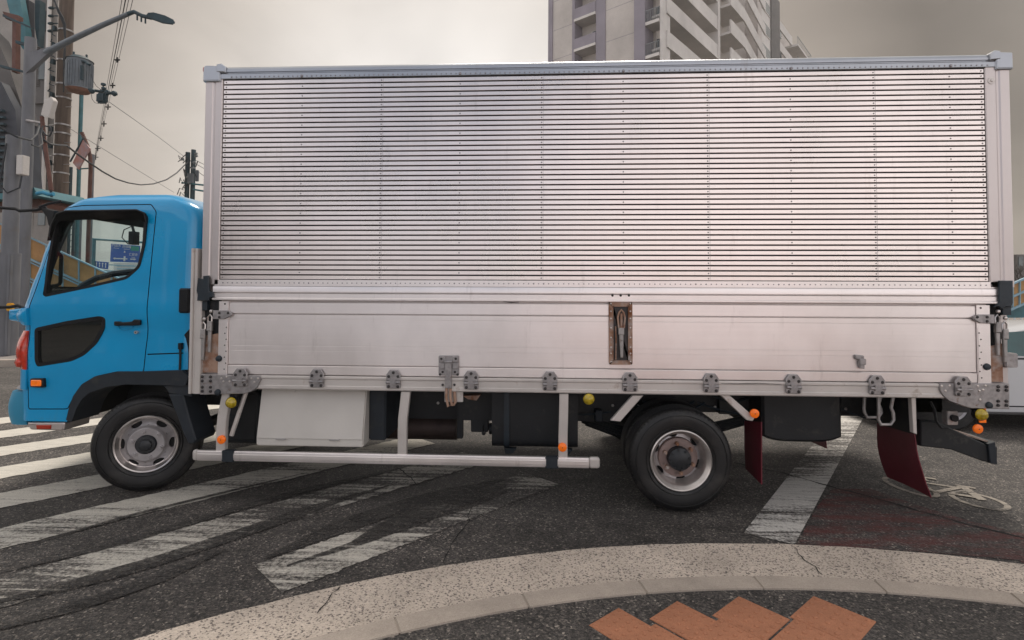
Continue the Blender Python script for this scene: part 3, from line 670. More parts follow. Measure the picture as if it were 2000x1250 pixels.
# --- pentagon latch brackets
for pix, bl in (([(420, 606), (448, 606), (457, 611), (457, 616), (442, 623), (420, 623)], [(433, 611), (450, 611), (433, 619)]),
                ([(1939, 614), (1908, 614), (1898, 619), (1899, 624), (1912, 631), (1939, 632)], [(1905, 619), (1924, 619), (1924, 627)])):
    mb = MB(); mb.prismy(poly(pix), -.024, -.008, .004); mb.cur = 1
    for b in bl: x, z = L(*b); mb.dome((x, -.024, z), (0, -1, 0), .011, .008, 8)
    T(mb, 'latch_bracket', [M['hinge'], M['bolt']])
# --- lower corner brackets
for pix, bl, kn in (([(397, 730), (513, 733), (513, 741), (506, 756), (494, 764), (482, 768), (395, 770)], [(437, 738), (447, 735), (441, 744), (453, 744), (495, 738), (508, 738), (501, 745)], [(430, 700), (430, 765)]),
                    ([(1967, 748), (1831, 748), (1832, 760), (1838, 772), (1850, 782), (1890, 796), (1967, 798)], [(1835, 753), (1850, 752), (1842, 762), (1905, 753), (1915, 760), (1920, 752), (1908, 762), (1909, 779)], [(1926, 716), (1926, 790)])):
    mb = MB(); mb.prismy(poly(pix), -.026, .05, .004); mb.cur = 1
    for b in bl: x, z = L(*b); mb.dome((x, -.026, z), (0, -1, 0), .009, .007, 8)
    cb = T(mb, 'corner_bracket', [M['hinge'], M['rim']])
    for b in kn: x, z = L(*b); T(MB().dome((x, -.026 if b[1] > 750 else -.010, z), (0, -1, 0), .026, .022, 14), 'rubber_buffer', 'tape', cb)
    x0 = 398 if pix[0][0] < 900 else 1942
    mb = MB()
    for dx in (2, 18):
        for yy in ((735, 743, 755, 763) if x0 < 900 else (754, 761, 782, 790)): x, z = L(x0+dx, yy); mb.dome((x, -.0275, z), (0, -1, 0), .0125, .012, 7)
    pieces(mb, 'bracket_bolt', 'bolt', cb)
# --- hinges (ten)
def hinge_mb():
    mb = MB(); mb.prismy([(-.056, -.012), (.056, -.012), (.056, .035), (.030, .072), (-.030, .072), (-.056, .035)], -.016, .0, .004)
    mb.prismy(rounded([(-.056, -.070), (.056, -.070), (.056, -.030), (-.056, -.030)], .012, 2), -.014, .0, .003)
    mb.box(-.056, -.030, -.018, -.002, -.040, -.012); mb.box(.030, .056, -.018, -.002, -.040, -.012)
    mb.tube([(-.054, -.020, -.022), (.054, -.020, -.022)], .011, 10); mb.box(-.024, .024, -.030, -.004, -.040, .0)
    mb.cur = 1
    for x, z in ((0, .052), (-.036, .022), (.036, .022), (-.036, -.055), (.036, -.055)): mb.dome((x, -.016, z), (0, -1, 0), .012, .008, 8)
    return mb
hg = T(hinge_mb(), 'hinge', [M['hinge'], M['bolt']])
for i in range(10):
    o = hg if i == 0 else hg.copy()
    if i: COL.objects.link(o)
    o.parent = truck; o.location = (.355+i*.6040, -.014 if 0 < i < 9 else -.026, .970)
# --- clasp in the middle of the gate
x0, z0 = L(878, 745)
mb = MB(); mb.prismy(rounded(poly([(858, 694), (898, 694), (898, 733), (858, 733)]), .012, 3), -.014, -.002, .003)
for a, b in ((859, 871), (885, 897)):
    mb.prismy(rounded(poly([(a, 695), (b, 695), (b, 707), (a, 707)]), .012, 3), -.026, -.013, .004); mb.prismy(rounded(poly([(a, 709), (b, 709), (b, 720), (a, 720)]), .01, 2), -.026, -.013, .004)
mb.prismy(poly([(871, 704), (884, 704), (884, 757), (871, 757)]), -.034, -.012, .003); mb.prismy(rounded(poly([(874, 719), (881, 719), (881, 747), (874, 747)]), .012, 3), -.038, -.033, .002)
mb.tube([(L(870, 706)[0], -.03, L(870, 706)[1]), (L(885, 706)[0], -.03, L(885, 706)[1])], .010, 8)
mb.cur = 1
for b in ((864, 700), (892, 700), (866, 726), (890, 726), (861, 731), (895, 731), (866, 751), (889, 751)): x, z = L(*b); mb.dome((x, -.016 if b[1] > 708 else -.026, z), (0, -1, 0), .010, .006, 8)
clasp = T(mb, 'gate_clasp', [M['hinge'], M['bolt']])
mb = MB(); q = lambda a, b, y=-.02: (L(a, b)[0], y, L(a, b)[1])
mb.tube([q(874, 757), q(873, 775), q(877, 793), q(884, 791), q(881, 775), q(881, 758)], .011, 8); mb.tube([q(888, 764, 0), q(890, 785, 0), q(886, 791, 0)], .012, 8)
T(mb, 'clasp_hook', 'rust', clasp)
T(MB().prismy(poly([(868, 765), (904, 765), (904, 786), (868, 786)]), .02, .05), 'hook_plate', 'alu_pale')
# --- recessed latch in the middle
mb = MB(); outer = rounded(poly([(1190, 590), (1236, 590), (1236, 712), (1190, 712)]), .018, 4); ring_prism(mb, outer, .034, -.012, .0)
inner = inset(ccw(outer), .034); mb.cur = 1; mb.add([(x, -.004, z) for x, z in inner], [tuple(range(len(inner)))])
mb.cur = 0; ring_prism(mb, inner, .008, -.020, -.008)
mb.cur = 2
for a in (1194, 1232):
    for b in (593, 608, 622, 640, 659, 678, 690, 706): x, z = L(a, b); mb.dome((x, -.012, z), (0, -1, 0), .007, .006, 8)
rec = T(mb, 'latch_recess', [M['rust'], M['bolt'], M['rim']])
mb = MB(); mb.prismy(poly([(1210, 665), (1218, 665), (1217, 698), (1212, 698)]), -.030, -.010, .003); mb.prismy(poly([(1208, 640), (1219, 640), (1219, 653), (1208, 653)]), -.036, -.010, .003)
mb.prismy(poly([(1210, 653), (1218, 653), (1218, 665), (1210, 665)]), -.026, -.010, .003)
T(mb, 'latch_handle', 'steel', rec)
mb = MB(); mb.tube([q(1209, 640), q(1207, 620), q(1210, 610), q(1214, 605), q(1218, 610), q(1221, 620), q(1219, 640)], .008, 8); mb.tube([q(1214, 612), q(1214, 640)], .010, 8); mb.tube([q(1203, 637, -.012), q(1204, 665, -.012), q(1203, 702, -.012)], .006, 6)
T(mb, 'latch_hook', 'rust', rec)
# --- tie hook near the rear
mb = MB(); mb.prismy(rounded(poly([(1669, 692), (1686, 694), (1686, 704), (1669, 701)]), .01), -.022, 0, .004); mb.prismy(rounded(poly([(1676, 700), (1688, 700), (1688, 712), (1676, 712)]), .008), -.034, 0, .004); mb.prismy(poly([(1677, 711), (1686, 711), (1686, 720), (1677, 718)]), -.026, 0, .003)
mb.dome((*L(1682, 696)[:1], -.022, L(1682, 696)[1]), (0, -1, 0), .010)
T(mb, 'tie_hook', 'hinge', bevel=.002)
# --- recesses with lever latches at both ends
for side in (0, 1):
    if side == 0: xa, xb = L(394, 640)[0], .152
    else: xa, xb = 6.015, L(1962, 640)[0]
    T(MB().box(xa, xb, .028, .06, 1.00, 1.62), 'pillar_recess', 'chassis')
    zt = L(404, 668)[1] if side == 0 else L(1950, 690)[1]
    T(MB().prismy([(xa, .998), (xb, .998), (xb, zt+.07), (xa+.02, zt+.05), (xa, zt+.10)], .014, .034, .003), 'pillar_plate', 'rust')
    Lx = [(399, 645, 0), (412, 630, 0)] if side == 0 else [(1948, 632, 1), (1962, 645, 1)]
    for cx, cy, sd_ in Lx:
        x, z = L(cx, cy); sw_ = .020
        lv = MB(); lv.prismy([(x-sw_, z-.065), (x+sw_, z-.065), (x+sw_, z+.010), (x-sw_*.8, z+.012)], -.022, .004, .005)
        lv.prismy([(x-.015, z-.065), (x+.015, z-.065), (x+.009, z-.235), (x-.009, z-.235)], -.014, .004, .004)
        lo = T(lv, 'lever_latch', 'steel')
        hk = MB(); hk.tube([(x-.014, -.006, z), (x-.016, -.006, z+.045), (x, -.006, z+.065), (x+.016, -.006, z+.045), (x+.014, -.006, z)], .006, 6); hk.dome((x+.008, .0, z+.09), (0, -1, 0), .015, .02, 10)
        T(hk, 'latch_loop', 'rim', lo)
rn = random.Random(4)
for pix in ([(388, 543), (398, 545), (398, 539), (409, 538), (410, 569), (418, 571), (418, 580), (410, 582), (409, 588), (386, 587), (387, 574), (385, 568)],
            [(1953, 548), (1980, 548), (1980, 592), (1976, 600), (1966, 599), (1958, 604), (1951, 598), (1942, 600), (1952, 592)]):
    mb = MB(); mb.prismy(poly(pix, -.03), -.034, -.018, .005)
    o = T(mb, 'rubber_flap', 'tape')
    T(MB().box(*sorted((L(pix[0][0]+4, 580)[0], L(pix[0][0]+20, 580)[0])), -.012, .03, L(400, 606)[1], L(400, 588)[1]), 'flap_fastening', 'tape', o)
# front bulkhead edge post
mb = MB(); xa, xb = L(378, 600, .0)[0]-.01, -.003
mb.box(xa, xa+.022, -.022, .10, .835, 1.985); mb.box(xa+.022, xa+.045, -.008, .10, .835, 1.985); mb.box(xa+.045, xb+.022, -.016, .10, .835, 1.62)
T(mb, 'bulkhead_post', 'alu_pale', bevel=.003)
T(MB().box(xa, -.002, .10, BW-.02, .84, 1.98), 'front_bulkhead', 'alu_post')
mb = MB(); mb.box(*sorted((L(1963, 700)[0], L(1988, 700)[0])), -.01, .06, *sorted((L(1970, 718)[1], L(1970, 690)[1])))
T(mb, 'door_hinge_block', 'hinge', bevel=.006)
for yy in (185, 440):
    T(MB().box(6.19, 6.225, .05, .12, *sorted((L(1975, yy+28)[1], L(1975, yy-5)[1]))), 'rear_door_hinge', 'darkteal', bevel=.004)

# ---------------------------------------------------------------- CAB
CW0, CW1 = .05, 2.22
def xf(z):
    for (z0, a), (z1, b) in zip(CF[:-1], CF[1:]):
        if z <= z1: t = (z-z0)/(z1-z0); t = t*t*(3-2*t)*.5+t*.5; return a+(b-a)*max(0, t)
    return CF[-1][1]
CF = [(.50, -1.585), (.85, -1.60), (1.15, -1.605), (1.48, -1.60), (1.62, -1.565), (1.90, -1.475), (2.17, -1.385), (2.30, -1.325), (2.40, -1.21), (2.455, -.98)]
def xr(z):
    return -.075 if z < 2.2 else -.075-.27*((z-2.2)/.255)**2.6
def ysd(z):       # tumblehome and waist swelling
    y = CW0
    if z > 1.60: y += .030*((z-1.60)/.85)**1.2
    y -= .012*math.exp(-((z-1.50)/.10)**2)
    y += .010*math.exp(-((z-1.30)/.10)**2)
    return y
def cab_ring(z, off=0., rtop=.13):
    t = 0.; zt = 2.455
    ins = 0.
    if z > zt-rtop: k = (z-(zt-rtop))/rtop; ins = rtop*(1-sqrt(max(0, 1-k*k)))
    x0 = xf(z)-off+ins*.3; x1 = xr(z)+off-ins*.2; y0 = ysd(z)-off+ins; y1 = CW1-(ysd(z)-CW0)+off-ins
    rf, rr = .15, .10; pts = []
    cs = [(x0+rf, y0+rf, rf, pi, 1.5*pi), (x1-rr, y0+rr, rr, 1.5*pi, 2*pi), (x1-rr, y1-rr, rr, 0, .5*pi), (x0+rf, y1-rf, rf, .5*pi, pi)]
    for cx, cy, r0, a0, a1 in cs:
        for k in range(9): a = a0+(a1-a0)*k/8; pts.append((cx+r0*cos(a), cy+r0*sin(a), z))
    # subdivide the long sides for nicer shading
    return pts
def solid(zs, off=0., top=2.455, mi=0):
    mb = MB(); mb.cur = mi; rings = [cab_ring(z, off) for z in zs]; n = len(rings[0]); vs = [p for r0 in rings for p in r0]
    fs = [(i*n+k, i*n+(k+1) % n, (i+1)*n+(k+1) % n, (i+1)*n+k) for i in range(len(zs)-1) for k in range(n)]
    fs += [tuple(range(n-1, -1, -1)), tuple(range((len(zs)-1)*n, len(zs)*n))]
    return mb.add(vs, fs)
zs = [.585+i*(2.30-.585)/34 for i in range(34)]+[2.30, 2.325, 2.345, 2.365, 2.385, 2.40, 2.415, 2.428, 2.438, 2.446, 2.452, 2.4549]
MM = [M['blue'], M['interior']]
def tmp(mb, nm='tmp'): return mb.build(nm, MM, None, 0)
def boolean(a, b, op):
    md = a.modifiers.new('b', 'BOOLEAN'); md.operation = op; md.object = b; md.solver = 'EXACT'
    bpy.context.view_layer.update(); me = bpy.data.meshes.new_from_object(a.evaluated_get(bpy.context.evaluated_depsgraph_get()))
    a.modifiers.clear(); old = a.data; a.data = me; bpy.data.meshes.remove(old)
def dele(*os):
    for o in os: bpy.data.objects.remove(o)
def prism(pts, y0, y1, mi=1):
    mb = MB(); mb.cur = mi; mb.prismy(pts, y0, y1); return tmp(mb)
shell = tmp(solid(zs))
zi = [1.04, 1.2, 1.4, 1.6, 1.8, 2.0, 2.15, 2.25, 2.30, 2.34, 2.37]
inn = tmp(solid(zi, -.055, mi=1)); boolean(shell, inn, 'DIFFERENCE')
YC = .045
WIN = rounded(poly([(111, 417), (150, 411), (268, 411), (287, 420), (283, 478), (273, 522), (248, 545), (180, 561), (90, 580), (84, 576), (91, 515), (103, 450)], YC), .03, 3)
wc = prism(WIN, -.2, 2.6); boolean(shell, wc, 'DIFFERENCE')
# windscreen opening
ws = MB(); ws.cur = 1; ws.add([(-1.9, .20, 1.68), (-1.9, 2.07, 1.68), (-1.9, 2.02, 2.285), (-1.9, .25, 2.285), (-1.28, .20, 1.68), (-1.28, 2.07, 1.68), (-1.28, 2.02, 2.285), (-1.28, .25, 2.285)], [(0, 1, 2, 3), (7, 6, 5, 4), (0, 4, 5, 1), (1, 5, 6, 2), (2, 6, 7, 3), (3, 7, 4, 0)])
wso = tmp(ws); boolean(shell, wso, 'DIFFERENCE')
LOW = rounded(poly([(67, 641), (130, 627), (196, 617), (207, 621), (204, 642), (188, 672), (165, 694), (140, 706), (72, 717), (67, 705)], YC), .03, 3)
lc = prism(LOW, -.2, .075); boolean(shell, lc, 'DIFFERENCE')
ARCH = poly([(131, 818), (137, 795), (146, 773), (161, 751), (187, 735), (230, 726), (282, 725), (372, 722), (420, 722), (420, 900), (125, 900)], YC)
ac = prism(ARCH, -.2, 2.6); boolean(shell, ac, 'DIFFERENCE')
# side seam between door and rear quarter, and door outline
DOOR = rounded(poly([(107, 440), (122, 404), (160, 399), (292, 397), (303, 412), (292, 560), (289, 640), (284, 700), (281, 727), (230, 727), (188, 736), (160, 752), (147, 770), (132, 800), (54, 800), (52, 690), (58, 600)], YC), .02, 3)
d_out = prism(DOOR, -.2, .12); d_in = prism(inset(ccw(DOOR), .0075), -.2, .1195)
door = bpy.data.objects.new('door', shell.data.copy()); COL.objects.link(door)
boolean(door, d_in, 'INTERSECT'); boolean(shell, d_out, 'DIFFERENCE')
# groove of the lower rear quarter seam
g1 = prism(poly([(288, 691), (358, 688.5), (358, 691), (288, 693.5)], YC), -.2, .064); boolean(shell, g1, 'DIFFERENCE')
dele(inn, wc, wso, lc, ac, d_out, d_in, g1)
for o, nm in ((shell, 'cab'), (door, 'door')):
    o.name = nm; o.data.name = nm; o.parent = truck
    o.data.shade_smooth(); o.data.set_sharp_from_angle(angle=radians(32))
cab = shell
T(MB().box(-1.42, -.16, .115, .125, 1.02, 1.50), 'door_lining', 'interior', door)
# door seam backing so the gap reads dark
bk_ = MB(); ring_prism(bk_, [(x, z) for x, z in inset(ccw(DOOR), -.012)], .035, .104, .112); T(bk_, 'door_seal', 'black', cab)
# window frame, glass, visor
mb = MB(); ring_prism(mb, WIN, .022, .052, .085); T(mb, 'window_frame', 'black', door)
gp = inset(ccw(WIN), .012); gm = MB(); gm.prismy(gp, .075, .079); T(gm, 'window_glass', 'glass', door)
vz = poly([(94, 470), (99, 440), (110, 415), (128, 411), (270, 409), (287, 417), (289, 432), (281, 433), (276, 428), (268, 427), (140, 430), (118, 432), (108, 445), (100, 470)], .03)
T(MB().prismy(vz, .028, .034), 'rain_visor', 'visor', door)
mb = MB(); vo = poly([(97, 463), (102, 438), (112, 417), (130, 412), (268, 410), (283, 416), (287, 432)], .03); mb.tube([(x, .032, z) for x, z in vo], .0075, 6); T(mb, 'visor_edge', 'black', door)
mb = MB(); ring_prism(mb, LOW, .030, .050, .074); T(mb, 'lower_window_frame', 'black', door)
T(MB().prismy(inset(ccw(LOW), .015), .066, .072), 'lower_window', 'glass_dark', door)
# handle and lock
mb = MB(); mb.prismy(rounded(poly([(223, 628), (232, 628), (236, 630), (258, 628), (262, 624), (273, 625), (273, 635), (262, 636), (236, 636), (230, 637), (223, 636)], .02), .006, 2), .018, .045, .006)
T(mb, 'door_handle', 'black', door)
mb = MB(); hr = rounded(poly([(229, 632), (233, 622), (255, 619), (262, 626), (262, 640), (240, 646), (232, 643)], YC), .03, 4); ring_prism(mb, hr, .006, .047, .055); T(mb, 'handle_recess', 'blue', door)
x, z = L(267, 649, YC); mb = MB(); mb.cyl((x, .046, z), (0, 1, 0), .013, .02, 16); mb.cur = 1; mb.dome((x, .036, z), (0, -1, 0), .006, .003); T(mb, 'door_lock', [M['rim'], M['bolt']], door)
# interior bits
T(MB().cbox(-1.50, -1.12, .12, 2.15, 1.45, 1.64, .04), 'dashboard', 'interior', cab)
arc = [D(px, py, 5.05) for px, py in [(130, 588), (148, 572), (165, 556), (190, 543), (225, 536), (262, 533), (300, 533), (340, 538)]]
mb = MB(); mb.tube([(p.x, p.y-.0, p.z-TP*p.x) for p in [P(a, b, .78) for a, b in [(128, 592), (146, 574), (163, 557), (190, 543), (222, 535), (256, 531), (292, 531)]]], .028, 10); T(mb, 'instrument_hood', 'grayplastic', cab)
mb = MB(); cx, cz = -1.02, 1.60
mb.tube([Vector((cx+.10*cos(t), 1.62+.215*sin(t), cz+.19*cos(t))) for t in [2*pi*k/28 for k in range(29)]], .014, 8); mb.tube([(cx, 1.62, cz), (cx-.25, 1.62, cz-.25)], .03, 8); mb.box(cx-.02, cx+.02, 1.42, 1.82, cz-.02, cz+.02); T(mb, 'steering_wheel', 'interior', cab)
mb = MB(); hh = rounded(poly([(95, 490), (121, 496), (119, 556), (92, 560)], .20), .03, 4); hh.append(hh[0]); mb.tube([(x, .20, z) for x, z in hh], .014, 8); T(mb, 'grab_handle', 'interior', cab)
p = P(263, 463, 1.2); mb = MB(); mb.box(p.x-.03, p.x+.03, 1.16, 1.24, p.z-.075, p.z+.06); mb.tube([(p.x, 1.2, p.z+.05), (p.x-.03, 1.2, p.z+.15)], .014, 6)
mb.tube([(p.x-.02, 1.2, p.z+.12), (p.x-.11, 1.2, p.z+.08), (p.x-.13, 1.2, p.z), (p.x-.06, 1.2, p.z-.07)], .006, 6); T(mb, 'dashcam', 'interior', cab, bevel=.008)
T(MB().cbox(-.70, -.16, .25, .85, 1.04, 1.50, .05), 'seat', 'interior', cab)
T(MB().cbox(-.30, -.14, .25, .85, 1.50, 1.62, .03), 'seat_backrest', 'interior', cab)
# fender flare, wheel house, mud guard behind wheel
fo = poly([(131, 820), (137, 795), (145, 773), (161, 751), (187, 735), (230, 726), (282, 725.5), (356, 723), (370, 735), (364, 752)], .03)
fi = poly([(140, 824), (150, 797), (160, 780), (174, 768), (207, 756), (245, 751), (290, 751.5), (340, 753), (352, 754), (364, 753)], .03)
n = len(fo); mb = MB()
mb.add([(x, .022, z) for x, z in fo]+[(x, .030, z) for x, z in fi]+[(x, .06, z) for x, z in fo]+[(x, .30, z) for x, z in fi], [f for i in range(n-1) for f in ((i, n+i, n+i+1, i+1), (n+i, 3*n+i, 3*n+i+1, n+i+1), (i, i+1, 2*n+i+1, 2*n+i))])
fl = T(mb, 'fender_flare', 'grayplastic')
mb = MB(); hs = poly([(131, 820), (137, 795), (145, 773), (161, 751), (187, 735), (230, 726), (282, 725.5), (372, 722), (400, 722)], .06); hi = [(x, z+.02) for x, z in hs]
m_ = len(hs); mb.add([(x, .062, z) for x, z in hs]+[(x, .66, z) for x, z in hs], [(i, i+1, m_+i+1, m_+i) for i in range(m_-1)]); T(mb, 'wheel_house', 'interior', cab)
T(MB().box(-1.25, -.02, .66, .68, .62, 1.12), 'wheel_house_wall', 'chassis', cab)
mb = MB(); mb.prismy(poly([(332, 769), (361, 770), (372, 812), (386, 858), (382, 865), (371, 866), (362, 848), (350, 815)], .06), .04, .30, .01); T(mb, 'mud_guard', 'grayplastic')
T(MB().prismy(poly([(320, 752), (374, 750), (376, 775), (332, 769)], .06), .05, .4, .01), 'guard_bracket', 'grayplastic')
# rear-quarter vent and fuel-lid notch
T(MB().cbox(*sorted((L(359, 560, .08)[0], L(379, 560, .08)[0])), .02, .14, *sorted((L(368, 611, .08)[1], L(368, 563, .08)[1])), .012), 'air_vent', 'black', cab)
T(MB().prismy(rounded(poly([(362, 735), (362, 655), (376, 640), (392, 640), (392, 735)], .10), .03), .06, .30, .01), 'air_intake', 'black', cab)
mb = MB(); mb.tube([(x, .035, z) for x, z in poly([(353, 672), (353, 700), (352, 722)], .035)], .009, 6); mb.box(L(350, 680, .03)[0], L(356, 680, .03)[0], .02, .05, L(350, 682, .03)[1], L(350, 670, .03)[1]); T(mb, 'cab_latch_rod', 'black', cab)
# front corner: mirror-stay bulge, turn lamp, skirts
def corner_patch(z0, z1, off0, off1, a0, a1, nz_=8, extra=None):
    mb = MB(); na = 14; vs = []
    for off in (off1, off0):
        for i in range(nz_+1):
            z = z0+(z1-z0)*i/nz_; cx, cy, r0 = xf(z)+.15, ysd(z)+.15, .15
            bulge = (extra(i/nz_) if extra else 0)
            for k in range(na+1):
                a = a0+(a1-a0)*k/na; rr = r0+off+(bulge*sin(pi*k/na)**.5 if off == off1 else 0); vs.append((cx+rr*cos(a), cy+rr*sin(a), z))
    m0 = (na+1)*(nz_+1); fs = []
    for i in range(nz_):
        for k in range(na):
            j = i*(na+1)+k; fs += [(j, j+1, j+na+2, j+na+1), (m0+j, m0+j+na+1, m0+j+na+2, m0+j+1)]
    for i in range(nz_):
        for k in (0, na): j = i*(na+1)+k; fs.append((j, j+na+1, m0+j+na+1, m0+j))
    for k in range(na):
        for i in (0, nz_): j = i*(na+1)+k; fs.append((j, j+1, m0+j+1, m0+j))
    return mb.add(vs, fs)
cp = corner_patch(1.00, 1.315, -.02, .012, radians(180), radians(258), 10, lambda t: .035*sin(pi*min(1, t*1.05))**.7)
tl_ = T(cp, 'turn_signal', 'lamp_red', smooth=50)
x, z = L(38, 705, .1); mb = MB(); mb.dome((xf(1.05)+.15-.17*cos(.9), ysd(1.05)+.15-.17*sin(.9), 1.06), (-cos(.9), -sin(.9), 0), .05, .035, 14); T(mb, 'signal_bulb_cover', 'lamp_red', tl_)
mb = MB(); q1 = [(-1.82, 1.468), (-1.60, 1.462), (-1.40, 1.47), (-1.42, 1.50), (-1.46, 1.525), (-1.82, 1.505), (-1.86, 1.50)]
sw2 = corner_patch(1.36, 1.50, -.02, .02, radians(150), radians(262), 8, lambda t: .03*sin(pi*t)); st_ = T(sw2, 'corner_panel', 'blue', smooth=50)
mb = MB(); q3 = rounded(poly([(14, 605), (35, 603), (62, 600), (66, 632), (45, 634), (30, 628), (14, 626)], .20), .02); mb.prismy(q3, .20, .40, .02); T(mb, 'mirror_stay_cover', 'blue', smooth=50, bevel=.006)
# mirror arms and mirrors ahead of the frame
mb = MB()
u1 = [P(112, 397, .16), P(92, 404, .14), P(74, 410, .12), P(40, 412, .1), P(32, 408, .1), P(-20, 404, .08), P(-60, 405, .05)]
mb.tube([(p.x, p.y, p.z-TP*p.x) for p in u1[1:]], .013, 8); mb.tube([(p.x, p.y, p.z-TP*p.x) for p in [P(122, 393, .2), P(96, 398, .15), P(78, 405, .12)]], .011, 8)
tri = poly([(84, 405), (112, 412), (106, 446), (99, 440), (96, 425), (88, 414)], .14); mb.prismy(tri, .12, .17, .006)
u2 = [P(48, 602, .2), P(36, 597, .2), P(20, 600, .18), P(-40, 601, .1), P(-60, 590, .05)]; mb.tube([(p.x, p.y, p.z-TP*p.x) for p in u2], .014, 8)
a, b = P(-60, 405, .05), P(-60, 590, .05); mb.tube([(a.x, .05, a.z), (b.x, .05, b.z)], .014, 8)
ma = T(mb, 'mirror_arm', 'black')
T(MB().cbox(a.x-.10, a.x+.02, -.05, .17, b.z+.05, a.z-.08, .03), 'mirror', 'black', ma, bevel=.02)
T(MB().box(a.x+.021, a.x+.024, -.03, .15, b.z+.08, a.z-.11), 'mirror_glass', 'mirror', ma)
# side marker lamp on the skirt
mb = MB(); mb.prismy(rounded(poly([(61, 739), (86, 739), (87, 757), (61, 756)], .03), .012), .018, .06, .006); sm = T(mb, 'side_marker', 'black')
mb = MB(); mb.prismy(rounded(poly([(62, 742), (82, 742), (82, 754), (62, 754)], .02), .010), .008, .03, .006); T(mb, 'side_marker_lens', 'lamp_or', sm)
# step plate with reflector
mb = MB(); mb.prismy(rounded(poly([(54, 825), (128, 825), (126, 841), (60, 839)], .06), .015), .05, .30, .01); sp = T(mb, 'step_plate', 'alu_post')
T(MB().prismy(poly([(72, 830), (101, 830), (100, 838), (73, 838)], .05), .042, .06, .004), 'reflector', 'redref', sp)
# front bumper
def bumper(z0, z1):
    mb = MB(); rings = []
    for i in range(9):
        t = i/8; z = z0+(z1-z0)*t; o_ = .030*sin(pi*(t*.8+.1)); x0 = -1.70-o_; y0 = .09-o_*.6; y1 = 2.18+o_*.6; r0 = .13; pts = []
        for cx, cy, a0, a1 in ((x0+r0, y0+r0, 1.5*pi, pi), (x0+r0, y1-r0, pi, .5*pi)):
            for k in range(9): a = a0+(a1-a0)*k/8; pts.append((cx+r0*cos(a), cy+r0*sin(a), z))
        pts = [(-1.50, y0, z)]+pts+[(-1.50, y1, z)]; rings.append(pts)
    n = len(rings[0]); vs = [p for r0 in rings for p in r0]; fs = [(i*n+k, i*n+(k+1) % n, (i+1)*n+(k+1) % n, (i+1)*n+k) for i in range(8) for k in range(n)]
    fs += [tuple(range(n)), tuple(range(9*n-1, 8*n-1, -1))]; return mb.add(vs, fs)
T(bumper(.545, .81), 'front_bumper', 'blue2', smooth=50)
T(MB().box(-1.55, -1.38, .12, 2.14, .56, .84), 'bumper_support', 'black')
T(MB().box(-1.66, -1.45, .14, .40, .815, .85), 'headlamp_trim', 'alu_pale', bevel=.008)
T(corner_patch(.84, 1.00, -.03, .015, radians(180), radians(262), 4), 'lower_corner_panel', 'blue', smooth=50)
T(MB().box(-1.58, -1.50, .3, 2.0, 1.05, 1.30), 'front_grille', 'black', cab)

# ---------------------------------------------------------------- WHEELS
def tyre_mb(R=.39, w=.215, ri=.228):
    pr = [(ri, .012), (ri+.012, .0), (ri+.035, -.006), (R*.80, -.012), (R-.045, -.008), (R-.018, .006), (R-.004, .024), (R, .040)]
    for k in range(4): y = .040+(k+.5)*(w-.08)/4; pr += [(R, y-.012), (R-.010, y-.009), (R-.010, y-.003), (R, y)]
    pr += [(R, w-.04), (R-.004, w-.024), (R-.02, w-.006), (R-.05, w+.008), (ri+.02, w), (ri, w-.012)]
    mb = MB(); mb.lathe(pr, 96)
    for rr in (R-.050, ri+.030): mb.lathe([(rr-.003, -.0095), (rr, -.0145), (rr+.003, -.0105)], 96)
    # shoulder lugs
    for k in range(72):
        a = 2*pi*k/72; c_, s_ = cos(a), sin(a); t = Vector((-s_, 0, c_))*.0045; p0 = Vector((c_*(R-.020), .002, s_*(R-.020))); p1 = Vector((c_*(R+.001), .045, s_*(R+.001)))
        rad = Vector((c_, 0, s_))*.004
        mb.add([p0-t, p0+t, p1+t, p1-t, p0-t+rad, p0+t+rad, p1+t+rad*.3, p1-t+rad*.3], [(4, 5, 6, 7), (0, 1, 5, 4), (1, 2, 6, 5), (2, 3, 7, 6), (3, 0, 4, 7)])
    return mb
def disc_with_holes(mb, r0, r1, y0, y1, nh, hr, hole_r, seg=20, ph=0):
    # conical disc from r0 to r1 with oval hand holes, made in angular sectors
    for k in range(nh):
        a0 = ph+2*pi*(k-.5)/nh; n = 144; inner = []; outer = []
        ac_ = ph+2*pi*k/nh
        for j in range(n):
            t = 2*pi*j/n; inner.append((hole_r+hr*.62*cos(t), hr*1.15*sin(t)))
        # outer boundary of the sector sampled with matching parameter
        for j in range(n):
            t = 2*pi*j/n; dx, dy = cos(t), sin(t); half = pi/nh
            # go from hole centre outward until leaving sector
            s0 = 0.; s1 = .5
            for _ in range(26):
                sm_ = (s0+s1)/2; X, Y = hole_r+dx*sm_, dy*sm_; rr = sqrt(X*X+Y*Y); an = abs(atan2(Y, X))
                if r0 < rr < r1 and an < half: s0 = sm_
                else: s1 = sm_
            outer.append((hole_r+dx*s0, dy*s0))
        def tr(X, Y, back=0):
            rr = sqrt(X*X+Y*Y); yy = y0+(y1-y0)*(rr-r0)/(r1-r0)+back; return (X*cos(ac_)-Y*sin(ac_), yy, X*sin(ac_)+Y*cos(ac_))
        vs = [tr(*p) for p in outer]+[tr(*p) for p in inner]+[tr(*p, .018) for p in inner]
        fs = [(j, (j+1) % n, n+(j+1) % n, n+j) for j in range(n)]+[(n+j, n+(j+1) % n, 2*n+(j+1) % n, 2*n+j) for j in range(n)]
        mb.add(vs, fs)
